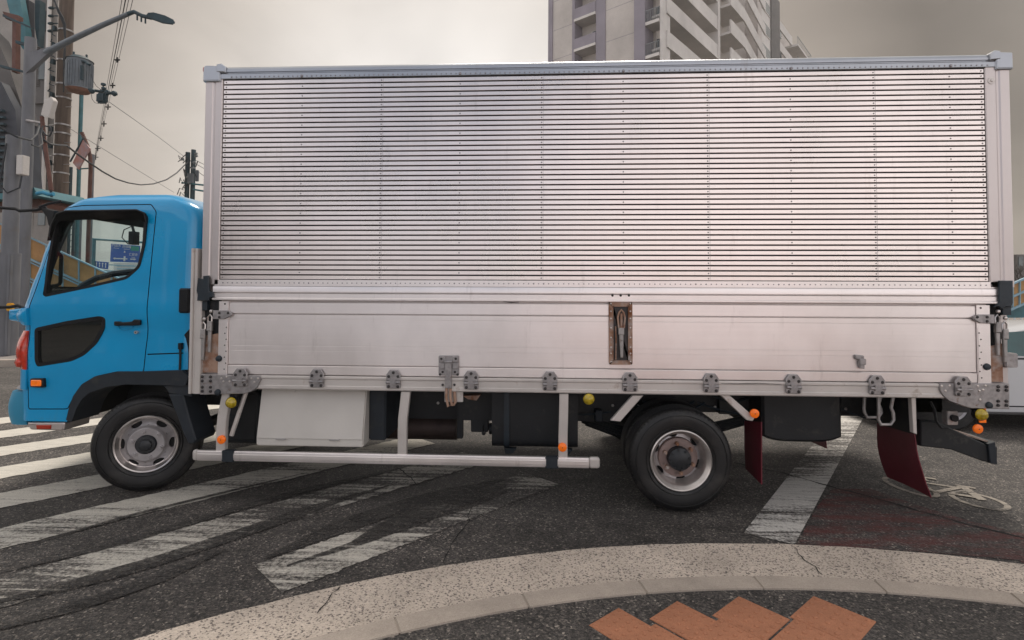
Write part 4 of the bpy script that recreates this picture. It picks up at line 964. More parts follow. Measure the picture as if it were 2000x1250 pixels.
def wheel(x, y, front, ry=0, rz=0, name='wheel'):
    w = empty(name, (x, y, .39-TP*x), (0, ry, rz)); w.parent = truck
    T(tyre_mb(), 'tyre', 'tyre', w, smooth=40)
    if front:
        mb = MB(); mb.lathe([(.250, .010), (.250, -.004), (.243, -.010), (.234, -.006), (.232, .012), (.222, .030), (.215, .050), (.205, .052)], 72); T(mb, 'rim', 'rim', w, smooth=40)
        mb = MB(); mb.lathe([(.155, .010), (.165, .020)], 64); disc_with_holes(mb, .165, .215, .020, .052, 6, .040, .190, ph=.3)
        mb.lathe([(.078, -.004), (.085, -.012), (.140, -.014), (.150, -.006), (.157, .012)], 64); T(mb, 'wheel_disc', 'wheel', w, smooth=35)
        mb = MB(); mb.lathe([(.0, -.055), (.030, -.054), (.046, -.046), (.050, -.028), (.072, -.026), (.082, -.016), (.084, .0)], 40); T(mb, 'hub_cap', 'hub', w, smooth=35)
        mb = MB()
        for k in range(6): a = 2*pi*k/6+.05; mb.cyl((.115*cos(a), -.018, .115*sin(a)), (0, 1, 0), .022, .016, 16); mb.cyl((.115*cos(a), -.030, .115*sin(a)), (0, 1, 0), .0125, .02, 6)
        pieces(mb, 'wheel_nut', 'wheel', w)
        T(MB().lathe([(.0, .06), (.24, .06)], 32), 'brake_drum', 'interior', w)
    else:
        mb = MB(); mb.lathe([(.250, .010), (.250, -.006), (.242, -.012), (.232, -.004), (.226, .012), (.214, .020), (.208, .040), (.206, .10), (.196, .118), (.190, .130)], 72); T(mb, 'rim', 'rim', w, smooth=40)
        mb = MB(); disc_with_holes(mb, .160, .206, .122, .130, 6, .034, .183, ph=.25); T(mb, 'wheel_disc', 'wheel', w, smooth=35)
        mb = MB(); mb.lathe([(.070, .088), (.080, .082), (.150, .082), (.160, .088), (.163, .126)], 64); T(mb, 'wheel_flange', 'wheel_brown', w, smooth=35)
        mb = MB(); mb.lathe([(.0, .010), (.060, .013), (.070, .020), (.092, .026), (.096, .05), (.098, .100)], 40)
        for k in range(8): a = 2*pi*k/8; mb.cyl((.081*cos(a), .018, .081*sin(a)), (0, 1, 0), .009, .014, 6)
        T(mb, 'hub', 'hub', w, smooth=35)
        mb = MB()
        for k in range(6): a = 2*pi*k/6+.2; mb.cyl((.122*cos(a), .068, .122*sin(a)), (0, 1, 0), .016, .045, 6); mb.cyl((.122*cos(a), .045, .122*sin(a)), (0, 1, 0), .009, .02, 8)
        pieces(mb, 'wheel_nut', 'rust', w)
        T(MB().lathe([(.0, .145), (.24, .145)], 32), 'brake_drum', 'interior', w)
    for ch in w.children:
        if not ch.name.startswith('tyre'): ch.scale = (.925, 1, .925)
    return w
wheel(-.52, .135, True, .35, radians(24))
wheel(3.762, .012, False, .6)
w = wheel(3.762, .275, False, .1, name='inner_wheel')
for x in (-.452, 3.762):
    w = wheel(x, 2.25, x < 0, .2, pi+(radians(24) if x < 0 else 0)); 
w = wheel(3.762, 2.25-.262, False, .1, pi, name='inner_wheel')

# ---------------------------------------------------------------- CHASSIS AND UNDERBODY
rails = MB()
for y in (.68, 1.54): rails.box(-1.3, 6.05, y, y+.07, .60, .83)
fr = T(rails, 'chassis_frame', 'chassis', bevel=.006)
mb = MB()
for i in range(14):
    x = .45+i*.42; mb.box(x, x+.06, .62, 2.26, .80, .858)
T(mb, 'cross_bearers', 'chassis')
T(MB().box(.02, 6.15, .10, 2.26, .86, .90), 'floor_frame', 'chassis')
mb = MB(); mb.tube([(-.45, .35, .40), (-.45, 2.0, .40)], .05, 10); T(mb, 'front_axle', 'chassis')
mb = MB(); mb.tube([(3.76, .2, .39), (3.76, 2.1, .39)], .08, 12); mb.tube([(3.62, 1.15, .39), (3.9, 1.15, .39)], .20, 16); T(mb, 'rear_axle', 'chassis')
for y in (.72, 1.52):
    mb = MB()
    for k in range(5): mb.tube([(2.98+.03*k, y, .56-.022*k), (3.4, y, .455-.022*k), (3.76, y, .43-.022*k), (4.1, y, .465-.022*k), (4.62-.03*k, y, .585-.022*k)], .014, 6)
    mb.box(2.90, 3.02, y-.05, y+.05, .52, .66); mb.box(4.55, 4.72, y-.05, y+.05, .54, .68); T(mb, 'leaf_spring', 'chassis')
# dark mass of gearbox, exhaust and tanks
mb = MB(); mb.cbox(.30, 1.10, .75, 1.5, .40, .84, .05); mb.cbox(1.10, 2.05, .8, 1.45, .50, .84, .05); mb.tube([(1.9, 1.1, .62), (3.5, 1.1, .48)], .05, 12); T(mb, 'gearbox', 'chassis', bevel=.02)
mb = MB(); mb.cyl((1.55, .72, .42), (1, 0, 0), .105, .80, 24); T(mb, 'exhaust_silencer', mat('brown_exhaust', (.05, .032, .028), .6, .4, .2, 8))
mb = MB(); mb.box(1.98, 2.03, .5, .56, .38, .70); mb.box(2.10, 2.25, .5, .62, .44, .72); mb.cyl((2.38, .55, .46), (1, 0, 0), .05, .25, 12); mb.box(2.0, 2.6, .45, .7, .55, .86); T(mb, 'valve_bracket', 'chassis', bevel=.006)
T(MB().box(.12, 3.35, .62, .67, .52, .86), 'frame_side_plate', 'chassis')
T(MB().box(4.25, 6.0, .62, .67, .60, .86), 'frame_side_plate', 'chassis')
# fuel tank
x0, zb = L(961, 873, .30); x1, zt = L(1129, 786, .30)
mb = MB(); zt = .86
pr = rounded([(.28, zb), (.72, zb), (.72, zt), (.28, zt)], .07, 5); mb.profxc(pr, x0, x1); ft = T(mb, 'fuel_tank', 'chassis', smooth=40)
mb = MB()
for px in (990, 1100): a = L(px, 800, .27)[0]; mb.profxc(rounded([(.268, zb-.012), (.73, zb-.012), (.73, zt+.01), (.268, zt+.01)], .075, 5), a-.022, a+.022); mb.prismy([(a-.02, zb-.01), (a+.08, zb-.01), (a+.05, zb-.05), (a-.01, zb-.055)], .30, .36)
pieces(mb, 'tank_strap', 'tape', ft)
# toolbox
mb = MB(); A_ = poly([(507, 762), (714, 762), (712, 879), (498, 874)], .02)
za, zc = .87, L(505, 870, .03)[1]; xa, xb2 = L(498, 872, .03)[0], L(707, 877, .03)[0]
pts = [(.10, .87), (.03, zc+.055), (.03, zc), (.55, zc), (.55, .87)]
mb.profxc(pts, xa+.01, xb2+.01); tb = T(mb, 'toolbox', 'white', bevel=.008)
lid = MB(); lid.profxc([(.094, .862), (.022, zc+.062), (.030, zc+.058), (.10, .862)], xa+.018, xb2+.002); T(lid, 'toolbox_lid', 'white', tb)
mb = MB()
for t in (.25, .75): x = xa+(xb2-xa)*t; mb.tube([(x-.04, .018, zc+.056), (x+.04, .018, zc+.056)], .006, 6)
pieces(mb, 'lid_hinge', 'steel', tb)
mb = MB(); mb.box(xb2+.012, xb2+.15, .16, .62, zc+.02, .86); T(mb, 'battery_box', 'grayplastic', bevel=.01)
mb = MB(); mb.cbox(-.02, .42, .32, .62, .40, .86, .03); mb.cbox(.05, .38, .22, .5, .38, .83, .03); T(mb, 'air_tank', 'chassis', bevel=.02)
# side guard
zr0, zr1 = L(700, 899, .0)[1], L(700, 876, .0)[1]
xs0, xs1 = L(387, 880, 0)[0], L(1150, 900, 0)[0]; zm = .352; hr_ = .040
mb = MB()
pr = rounded([(-.012, zm-hr_), (.028, zm-hr_), (.028, zm+hr_), (-.012, zm+hr_)], .012, 3); mb.profxc(pr, xs0, xs1)
mb.profxc([(-.0145, zm-.014), (-.011, zm-.018), (-.011, zm+.018), (-.0145, zm+.014)], xs0, xs1)
sg = T(mb, 'side_guard_rail', 'alu', smooth=30)
for a, b in ((xs0-.045, xs0-.001), (xs1+.001, xs1+.085)): T(MB().cbox(a, b, -.010, .03, zm-.042, zm+.042, .012), 'rail_end_cap', 'alu_pale', sg, bevel=.01)
for px in (447, 1078): x = L(px, 890)[0]; T(MB().box(x-.05, x+.05, -.018, .034, zm-.045, zm+.045), 'rail_band', 'grayplastic', sg, bevel=.006)
def bracket(cx_top, cx_mid, cx_bot, w=.075, zt=.87):
    mb = MB(); pts = [(cx_top, zt), (cx_mid, .66), (cx_bot, .56), (cx_bot, zm+.03)]
    l = [(x-w/2, z) for x, z in pts]; r_l = [(x+w/2, z) for x, z in pts]; n = len(pts)
    vs = [(x, .0+.004*0, z) for x, z in l]+[(x, 0, z) for x, z in r_l]+[(x, .045, z) for x, z in l]+[(x, .045, z) for x, z in r_l]
    mb.add(vs, [f for i in range(n-1) for f in ((i, n+i, n+i+1, i+1), (2*n+i, 2*n+i+1, 3*n+i+1, 3*n+i), (i, i+1, 2*n+i+1, 2*n+i), (n+i, 3*n+i, 3*n+i+1, n+i+1))])
    return T(mb, 'guard_bracket_arm', 'alu_pale', bevel=.004)
xq = lambda px, py: L(px, py, .02)[0]
bracket(xq(447, 770), xq(437, 800), xq(434, 850)); bracket(xq(794, 770), xq(788, 800), xq(787, 850), .07); bracket(xq(1102, 770), xq(1101, 800), xq(1100, 850), .068)
mb = MB(); mb.tube([(xq(478, 770), .06, .87), (xq(450, 840), .04, .50)], .018, 8); T(mb, 'guard_strut', 'alu_pale')
# angled stays round the rear wheel
for pa in ([(1236, 772), (1257, 772), (1212, 823), (1193, 821)],): T(MB().prismy(poly(pa, .02), .01, .05, .004), 'fender_stay', 'alu_pale')
T(MB().prismy(poly([(1407, 771), (1424, 771), (1474, 815), (1470, 822), (1458, 820)], .02), .01, .05, .004), 'fender_stay', 'alu_pale')
# marker lamps and reflectors
def disc(px, py, r, nm, m, y=-.02, h=.02, y2=None):
    x, z = L(px, py, y); mb = MB(); mb.cyl((x, y+h/2, z), (0, 1, 0), r, h, 24); mb.dome((x, y, z), (0, -1, 0), r*.97, h*.5, 24); 
    o = T(mb, nm, m, smooth=40); T(MB().dome((x, y-h*.4, z), (0, -1, 0), r*.13, .006, 8), 'reflector_pin', 'bolt', o); return o
for px, py in ((432, 859), (1099, 874), (1475, 808), (1912, 838)): disc(px, py, .033, 'side_reflector', 'orange', -.022, .014)
for px, py in ((451, 787), (1151, 780), (1919, 810)):
    x, z = L(px, py, -.03); mb = MB(); mb.cyl((x, -.004, z), (0, 1, 0), .046, .034, 20); mb.box(x-.03, x+.03, -.0, .04, z+.02, z+.075); o = T(mb, 'marker_lamp', 'black')
    mb = MB(); mb.dome((x, -.022, z), (0, -1, 0), .043, .035, 20)
    T(mb, 'lamp_lens', 'amber', o, smooth=60)
T(MB().box(L(1912, 800)[0]-.0, L(1924, 800)[0], -.012, .0, L(1915, 825)[1], L(1915, 797)[1]), 'red_marker', 'lamp_or')
# mud flaps
def flap(pix, y0, y1, nm='mud_flap', top=None):
    pts = ccw(poly(pix, y0)); return T(MB().prismy(pts, y0, y1, .002), nm, 'flap', bevel=0)
# flap behind rear wheel: hangs across the track, slightly turned
def sheet(path, w0, m, nm, th=.008):   # path: list of (x,z); spans y range
    mb = MB(); n = len(path); vs = []
    for x, z, ya, yb in path: vs += [(x, ya, z), (x+.10, yb, z)]
    for x, z, ya, yb in path: vs += [(x+th, ya, z), (x+.10+th, yb, z)]
    k = 2*n; fs = []
    for i in range(n-1):
        a = 2*i; fs += [(a, a+1, a+3, a+2), (k+a, k+a+2, k+a+3, k+a+1), (a, a+2, k+a+2, k+a), (a+1, k+a+1, k+a+3, a+3)]
    fs += [(0, k, k+1, 1), (2*n-2, 2*n-1, k+2*n-1, k+2*n-2)]; mb.add(vs, fs); return T(mb, nm, m, smooth=50)
# near flap: near edge at px 1487, far edge px 1455
xn = L(1487, 850, .05)[0]; zl = L(1487, 945, .05)[1]; zt_ = L(1487, 818, .05)[1]
mb = MB(); far_x = xn
pA = P(1487, 820, .05); pB = P(1487, 945, .05); pC = P(1456, 915, .50); pDx = P(1454, 822, .50)
def quad_th(pts, m, nm, th=(.008, 0, 0), parent=None, sub=1):
    mb = MB(); a = [Vector((p[0], p[1], p[2]-TP*p[0])) for p in pts]; t = Vector(th); n = len(a)
    mb.add(a+[p+t for p in a], [tuple(range(n)), tuple(range(2*n-1, n-1, -1))]+[(i, n+i, n+(i+1) % n, (i+1) % n) for i in range(n)]); return T(mb, nm, m, parent, smooth=0)
quad_th([P(1454, 822, .42), P(1487, 824, .06), P(1487, 880, .06), P(1487, 946, .06), P(1456, 915, .42), P(1454, 870, .42)], 'flap', 'mud_flap')
quad_th([P(1573, 800, 1.9), P(1606, 800, 1.5), P(1614, 876, 1.5), P(1573, 858, 1.9)], 'flap', 'mud_flap')
# large rear flap: curved sheet
cols_ = []
for i in range(9):
    t = i/8; nr_ = [(1786, 848), (1788, 862), (1790, 880), (1794, 898), (1799, 915), (1804, 932), (1809, 948), (1814, 960), (1818, 972)][i]
    fr_ = [(1713, 826), (1713, 840), (1713, 856), (1714, 872), (1717, 888), (1721, 903), (1726, 917), (1730, 926), (1733, 932)][i]
    cols_.append((P(*nr_, .08), P(*fr_, .60)))
mb = MB(); vs = []
for a, b in cols_:
    for j in range(7): p = a.lerp(b, j/6); vs.append((p.x+.018*sin(pi*j/6), p.y, p.z-TP*p.x))
k = len(vs); vs += [(x+.008, y, z) for x, y, z in vs]
fs = [f for i in range(8) for j in range(6) for f in ((i*7+j, i*7+j+1, i*7+j+8, i*7+j+7), (k+i*7+j, k+i*7+j+7, k+i*7+j+8, k+i*7+j+1))]
fs += [(i*7, i*7+7, k+i*7+7, k+i*7) for i in range(8)]+[(i*7+6, k+i*7+6, k+i*7+13, i*7+13) for i in range(8)]+[(56+j, k+56+j, k+57+j, 57+j) for j in range(6)]
T(mb.add(vs, fs), 'mud_flap', 'flap', smooth=60)
quad_th([P(1713, 776, .62), P(1786, 778, .09), P(1786, 849, .09), P(1750, 838, .35), P(1713, 827, .62)], 'chassis', 'flap_bracket')
T(MB().prismy(poly([(1779, 776), (1788, 776), (1790, 848), (1783, 845)], .05), .04, .08, .003), 'flap_stay', 'alu_pale')
# spare wheel carrier / round-bottomed box
xa, xb2 = L(1488, 800, .35)[0], L(1644, 800, .35)[0]; zb_ = L(1565, 857, .45)[1]
pts = [(xa, .87), (xa, zb_+.07)]+[(xa+(xb2-xa)*t, zb_+.045*(2*t-1)**4+.0) for t in [i/14 for i in range(15)]]+[(xb2, .87)]
T(MB().prismy(pts, .34, 1.30, .02), 'spare_wheel_carrier', 'chassis')
mb = MB(); mb.cyl((5.06, .95, .62), (1, 0, 0), .17, .55, 28); T(mb, 'air_reservoir', 'chassis', smooth=40)
# grab steps (bent rod)
for (a, b, yy) in (((1689, 776), (1722, 810), .22), ((1716, 776), (1746, 824), .10)):
    mb = MB(); pth = [P(a[0], a[1], yy), P(a[0]-1 if a[0] < 1700 else a[0]+1, (a[1]+b[1])/2+4, yy), P(a[0], b[1]-5, yy), P(a[0]+5, b[1]+5, yy), P(b[0]-6, b[1]+5, yy), P(b[0], b[1]-4, yy), P(b[0]-1, (a[1]+b[1])/2+6, yy), P(b[0]-5, (a[1]+b[1])/2-4, yy), P(b[0]-1, a[1], yy)]
    mb.tube([(p.x, p.y, p.z-TP*p.x) for p in pth], .012, 8); T(mb, 'step_rod', 'steel')
# rear under-run bar / folding step
q8 = [(1795, 822), (1800, 818), (1830, 818), (1905, 846), (1945, 868), (1945, 905), (1905, 897), (1855, 877), (1820, 873), (1795, 868)]
mb = MB(); mb.prismy(poly([(1795, 820), (1832, 825), (1925, 868), (1945, 872), (1945, 906), (1915, 899), (1855, 877), (1795, 870)], .30), .28, .50, .008); us = T(mb, 'underrun_bar', 'chassis')
T(MB().prismy(poly([(1927, 866), (1941, 862), (1945, 906), (1931, 904)], .28), .262, .52, .004), 'bar_end_plate', 'grayplastic', us)
a, b, c, d = P(1852, 835, .32), P(1935, 862, .32), P(1896, 852, .60), P(1828, 826, .60)
b = P(1930, 864, .30); a = P(1858, 842, .30)
quad_th([a, b, b+Vector((0, .28, .0)), a+Vector((0, .28, .0))], mat('worn_plywood', (.40, .31, .26), .8, 0, .2, 9, .4, 60, (1, 6, 1), dirt=((.12, .09, .07), .5, 9)), 'step_board', (0, 0, .014), us)
mb = MB(); mb.box(*sorted((L(1851, 800, .1)[0], L(1872, 800, .1)[0])), .10, .16, *sorted((L(1860, 830, .1)[1], L(1860, 803, .1)[1]))); jb = T(mb, 'junction_box', 'steel', bevel=.004)
T(MB().cyl((L(1862, 816, .1)[0], .09, L(1862, 816, .1)[1]), (0, 1, 0), .025, .03, 14), 'socket', 'black', jb)
mb = MB(); mb.box(L(1795, 800, .3)[0], L(1850, 800, .3)[0], .35, .75, .62, .86); mb.tube([(L(x, y, .2)[0], .2, L(x, y, .2)[1]) for x, y in [(1818, 785), (1826, 800), (1829, 822), (1840, 836), (1852, 836)]], .010, 6); T(mb, 'rear_crossmember', 'chassis')
T(MB().box(5.6, 6.12, .35, 2.0, .70, .87), 'rear_frame', 'chassis')

# ============================================================ BACKGROUND, LEFT
def base_at(px, py, d): p = D(px, py, d); return Vector((p.x, p.y, 0))
# side pavement across the road
g0, g1 = Vector(G(-60, 716)), Vector(G(60, 714)); dd = (g1-g0).normalized(); nn = Vector((-dd.y, dd.x))
a = g0-dd*25; b = g1+dd*3.2
mb = MB(); mb.prismz([a, b, b+nn*22, a+nn*22], -.02, .13); tag(mb.build('sidewalk', M['sidewalk'], None, 0), 'raised grey sidewalk across the road on the left', 'sidewalk', kind='structure')
mb = MB(); q0 = a-nn*.16; q1 = b-nn*.16; mb.prismz([q0, q1, b-nn*.002, a-nn*.002], -.02, .145); tag(mb.build('kerb', M['kerb'], None, 0, bevel=.015), 'pale concrete kerb of the far left sidewalk', 'kerb', kind='structure')
# thick grey pole with switch box
pb = G(11, 705); R0 = empty('control_pole', (pb[0], pb[1], .13)); tag(R0, 'thick grey steel pole with a small box and clamped cables at the left edge', 'pole')
dP = (Vector((pb[0], pb[1], 0))-CAM).dot(_f)
Hp = D(30, 262, dP).z
mb = MB(); mb.tube([(0, 0, 0), (0, 0, 2.35)], .205, 24); mb.build('lower_sleeve', M['pole'], R0, 40, .0)
mb = MB(); mb.tube([(0, 0, 2.35), (0, 0, Hp-.13)], .155, 24, r1=.14); mb.build('shaft', M['pole'], R0, 40)
mb = MB()
for z in (.35, 1.0, 2.30): mb.tube([(0, 0, z), (0, 0, z+.03)], .212, 24)
mb.build('band', M['pole'], R0)
mb = MB(); mb.box(.16, .23, -.20, -.12, .02, 2.3); mb.build('cable_duct', M['pole'], R0, bevel=.01)
mb = MB(); mb.box(.20, .36, -.12, .06, Hp-1.05, Hp-.60); mb.build('switch_box', M['apt_w'], R0, bevel=.012)
mb = MB(); mb.box(.20, .33, -.24, -.14, 1.02, 1.20); mb.build('yellow_housing', M['yellow'], R0, bevel=.02)
mb = MB(); mb.tube([(.28, -.05, Hp-1.07), (.27, -.08, Hp-1.35), (.12, -.22, Hp-1.5), (-.05, -.24, Hp-1.3), (-.02, -.2, Hp-.8), (.02, -.18, Hp-.35)], .018, 8); mb.build('cable_loop', M['wire'], R0)
# street lamp with long arm
dL = 14.5; bp_ = base_at(50, 365, dL); R1 = empty('street_lamp', (bp_.x, bp_.y, .13)); tag(R1, 'tall grey street lamp reaching a long arm over the cab', 'street lamp')
def loc(root, p): return Vector(p)-root.location
mb = MB(); mb.tube([(0, 0, 0), (0, 0, D(47, 80, dL).z)], .16, 20, r1=.13); mb.build('pole', M['pole'], R1, 40)
w_ = [loc(R1, D(x, y, dL)) for x, y in [(54, 106), (54, 145), (104, 100), (104, 92)]]
mb = MB(); t_ = Vector((0, .12, 0)); mb.add([p-t_/2 for p in w_]+[p+t_/2 for p in w_], [(0, 1, 2, 3), (7, 6, 5, 4), (0, 4, 5, 1), (1, 5, 6, 2), (2, 6, 7, 3), (3, 7, 4, 0)]); mb.build('arm_bracket', M['pole'], R1)
mb = MB(); mb.tube([loc(R1, D(*p)) for p in [(90, 103, dL), (130, 82, dL-.1), (200, 49, dL-.25), (258, 24, dL-.4)]], .085, 14, r1=.055); mb.build('arm', M['trafo'], R1, 40)
mb = MB(); mb.tube([loc(R1, D(*p)) for p in [(250, 27, dL-.4), (262, 23, dL-.42), (278, 31, dL-.45), (296, 35, dL-.5)]], .05, 10)
for x in (268, 276, 284): mb.tube([loc(R1, D(x, 24+(x-262)*.4, dL-.45)), loc(R1, D(x, 37+(x-262)*.4, dL-.45))], .02, 6)
mb.build('arm_joint', M['darkteal'], R1)
mb = MB(); hd = [(286, 25), (300, 24), (322, 30), (342, 40), (341, 49), (318, 46), (296, 38), (287, 34)]
v0 = [loc(R1, D(x, y, dL-.65)) for x, y in hd]; v1 = [loc(R1, D(x, y, dL-.30)) for x, y in hd]; n = len(hd)
mb.add(v0+v1, [tuple(range(n)), tuple(range(2*n-1, n-1, -1))]+[(i, n+i, n+(i+1) % n, (i+1) % n) for i in range(n)]); mb.build('lamp_head', M['darkteal'], R1, 30, .03)
# concrete utility pole with transformer
dU = 18.; bu = base_at(118, 380, dU); R2 = empty('utility_pole', (bu.x, bu.y, .0)); tag(R2, 'weathered brown utility pole carrying clamps and cables behind the cab', 'utility pole')
hU = D(112, -60, dU).z; mb = MB(); mb.tube([(0, 0, 0), (0, 0, hU)], .215, 20, r1=.20); mb.build('pole', M['wood'], R2, 40)
mb = MB()
for y in (58, 118, 165, 192, 245, 262, 305, 340):
    z = D(118, y, dU).z; mb.tube([(0, 0, z), (0, 0, z+.05)], .225, 18)
    mb.tube([(-.22, -.1, z), (-.38, -.1, z)], .02, 6)
    mb.tube([(.2, -.12, z-.3), (.42, -.12, z-.3)], .012, 6)
pieces(mb, 'clamp', 'steel', R2)
mb = MB()
for k, y in enumerate((12, 28, 43, 58)):
    z = D(92, y, dU).z; mb.tube([(-.42, -.1, z), (-.2, -.1, z)], .02, 6); mb.cyl((-.44, -.1, z), (1, 0, 0), .05, .10, 10); mb.cyl((-.50, -.1, z), (1, 0, 0), .035, .06, 10)
pieces(mb, 'insulator', 'darkteal', R2)
mb = MB(); rn = random.Random(3)
for k in range(5):
    o = .18+.03*k; mb.tube([loc(R2, D(95-k*3, -40, dU-.3)), loc(R2, D(112+k*3, 20+4*k, dU-.3)), loc(R2, D(124+k, 48, dU-.3)), loc(R2, D(127, 80+8*k, dU-.25)), loc(R2, D(124, 120+15*k, dU-.24))], .018, 6)
mb.build('cable_bundle', M['wire'], R2)
mb = MB()
for k in range(9):
    z = D(104, 70+k*14, dU).z; mb.tube([(-.22, -.15, z), (-.30-.05*(k % 3), -.18, z+.05), (-.34, -.15, z+.14)], .016, 6)
for k in range(10):
    z = D(104, 60+k*33, dU).z; mb.box(-.28, -.20, -.22, -.12, z, z+.16)
mb.build('fittings', M['darkteal'], R2)
dT = 17.4; pt_ = D(154, 180, dT); R3 = empty('pole_transformer', pt_); tag(R3, 'grey ribbed transformer drum hung beside the brown utility pole', 'transformer')
rT = 22*dT/1050; hT = D(154, 118, dT).z-pt_.z
mb = MB(); mb.tube([(0, 0, .08), (0, 0, hT)], rT*.93, 32)
for k in range(26):
    a = 2*pi*k/26; mb.box(0, 0, 0, 0, 0, 0) if False else mb.tube([(rT*.95*cos(a), rT*.95*sin(a), .14), (rT*.95*cos(a), rT*.95*sin(a), hT-.08)], rT*.055, 6)
mb.build('tank', M['trafo'], R3, 40)
mb = MB(); mb.tube([(0, 0, 0), (0, 0, .08)], rT*.75, 28, r1=rT*.98); mb.build('base_rim', M['trafo_bot'], R3, 40)
mb = MB(); mb.tube([(0, 0, hT), (0, 0, hT+.05), (0, 0, hT+.12)], rT*1.02, 28, r1=rT*.6)
for a in (.3, 2.0, 4.4): mb.tube([(rT*.5*cos(a), rT*.5*sin(a), hT+.1), (rT*.5*cos(a), rT*.5*sin(a), hT+.22)], .03, 8)
mb.build('lid', M['darkteal'], R3, 40)
mb = MB(); mb.tube([(rT*.7, -.2, hT-.10), (rT*1.25, -.3, hT-.16), (rT*1.7, -.32, hT-.28)], .045, 8); mb.box(rT*.8, rT*1.0, -.30, -.25, .3, .75); mb.build('bushing', M['darkteal'], R3)
mb = MB(); mb.tube([(-rT*.9, .1, .25), (-rT*1.6, .3, .25)], .05, 8); mb.tube([(-rT*.9, .1, hT-.2), (-rT*1.6, .3, hT-.2)], .05, 8); mb.build('hanger', M['darkteal'], R3)
# crossarm with switch and insulators
R4 = empty('line_switch', D(178, 176, 17.2)); tag(R4, 'dark line switch and insulators on a short arm right of the transformer', 'line switch')
mb = MB(); mb.tube([loc(R4, D(174, 175, 17.2)), loc(R4, D(228, 184, 17.2))], .045, 8); mb.build('arm', M['darkteal'], R4)
for x, y in ((181, 178), (211, 181), (224, 183)): MB().dome(loc(R4, D(x, y, 17.1)), (0, -1, 0), .09, .1, 12).build('insulator', M['darkteal'], R4)
mb = MB(); c = loc(R4, D(200, 192, 17.1)); mb.box(c.x-.16, c.x+.15, c.y-.1, c.y+.1, c.z-.16, c.z+.16); mb.build('switch_case', M['darkteal'], R4, bevel=.05)
mb = MB()
for x, y in ((202, 165), (203, 173), (200, 178)): mb.cyl(loc(R4, D(x, y, 17.1)), (0, 0, 1), .07, .06, 10)
mb.tube([loc(R4, D(202, 162, 17.1)), loc(R4, D(201, 180, 17.1))], .02, 6); mb.build('post_insulator', M['darkteal'], R4)
mb = MB(); mb.tube([loc(R4, D(x, y, 17.1)) for x, y in [(178, 145), (182, 158), (188, 168), (197, 175)]], .008, 5); mb.tube([loc(R4, D(x, y, 17.1)) for x, y in [(178, 182), (180, 194), (186, 201), (193, 202)]], .008, 5); mb.build('lead_wire', M['wire'], R4)
# overhead line with spacers
lab = 'four thin overhead wires with cross-shaped spacers climbing up the sky'
R5 = empty('overhead_line', D(183, 320, 46)); tag(R5, lab, 'overhead wires')
def lw(px, py):   # along the span, nearer upwards
    t = (320-py)/340.; return 46+(13-46)*max(0, min(1.1, t))**.8
for k, (dx, top) in enumerate(((-2.5, -5), (0, 0), (2.5, 4), (5, 10))):
    mb = MB(); mb.tube([loc(R5, D(183+(250-183)*t+dx*(.3+.7*t)+top*t, 320-345*t, lw(0, 320-345*t))) for t in [i/10 for i in range(11)]], .009 if k != 1 else .016, 5); mb.build('wire', M['wire_thin'] if k != 1 else M['wire'], R5)
for x, y in ((229, 117), (220, 167), (211, 209), (203, 242), (197, 270), (191, 290), (187, 307)):
    d_ = lw(x, y); s_ = .14*d_/28; mb = MB(); c = loc(R5, D(x, y, d_)); mb.box(c.x-s_, c.x+s_, c.y-.02, c.y+.02, c.z-.03, c.z+.03); mb.box(c.x-.03, c.x+.03, c.y-.021, c.y+.021, c.z-s_*1.0, c.z+s_*1.0); mb.build('spacer', M['wire'], R5)
# cables
def cable(name, pts, r, m, lab_, cat='cable', n=0):
    mb = MB(); mb.tube(pts, r, 6); tag(mb.build(name, M[m], None, 60), lab_, cat)
c1 = [D(*p) for p in [(84, 272, 14.2), (96, 281, 14.6), (112, 283, 15.5), (130, 284, 16.8)]]
c2 = catenary(D(130, 284, 16.8), D(372, 312, 29), 0, 2)
pts = [D(x, y, 17+(x-130)/242*12) for x, y in [(130, 284), (150, 300), (175, 318), (200, 335), (225, 349), (250, 357), (275, 361), (300, 359), (325, 351), (345, 338), (360, 323), (372, 314)]]
cable('sagging_cable', c1+pts[0:], .030, 'wire', 'thick black cable sagging from the left building to the far twin poles')
cable('wire', [D(130, 247, 17), D(200, 290, 20), D(270, 333, 24), D(340, 376, 28)], .008, 'wire_thin', 'thin grey wire slanting down just above the cab roof', 'wire')
cable('wire', [D(213, 199, 17), D(260, 232, 20), D(310, 268, 24), D(360, 306, 29)], .009, 'wire_thin', 'thin grey wire slanting from the line switch to the twin poles', 'wire')
cable('cable', [D(*p) for p in [(-30, 240, 11.6), (0, 248, 11.8), (15, 258, 11.8), (34, 268, 11.9), (60, 274, 12.6), (72, 262, 13.4), (77, 245, 14)]], .022, 'wire', 'black cable drooping across the top of the thick grey pole')
cable('cable', [D(*p) for p in [(62, 283, 12.6), (75, 287, 13), (83, 280, 13.6), (80, 262, 14), (84, 246, 14.1)]], .018, 'wire', 'short black cable looping up beside the small meter box')
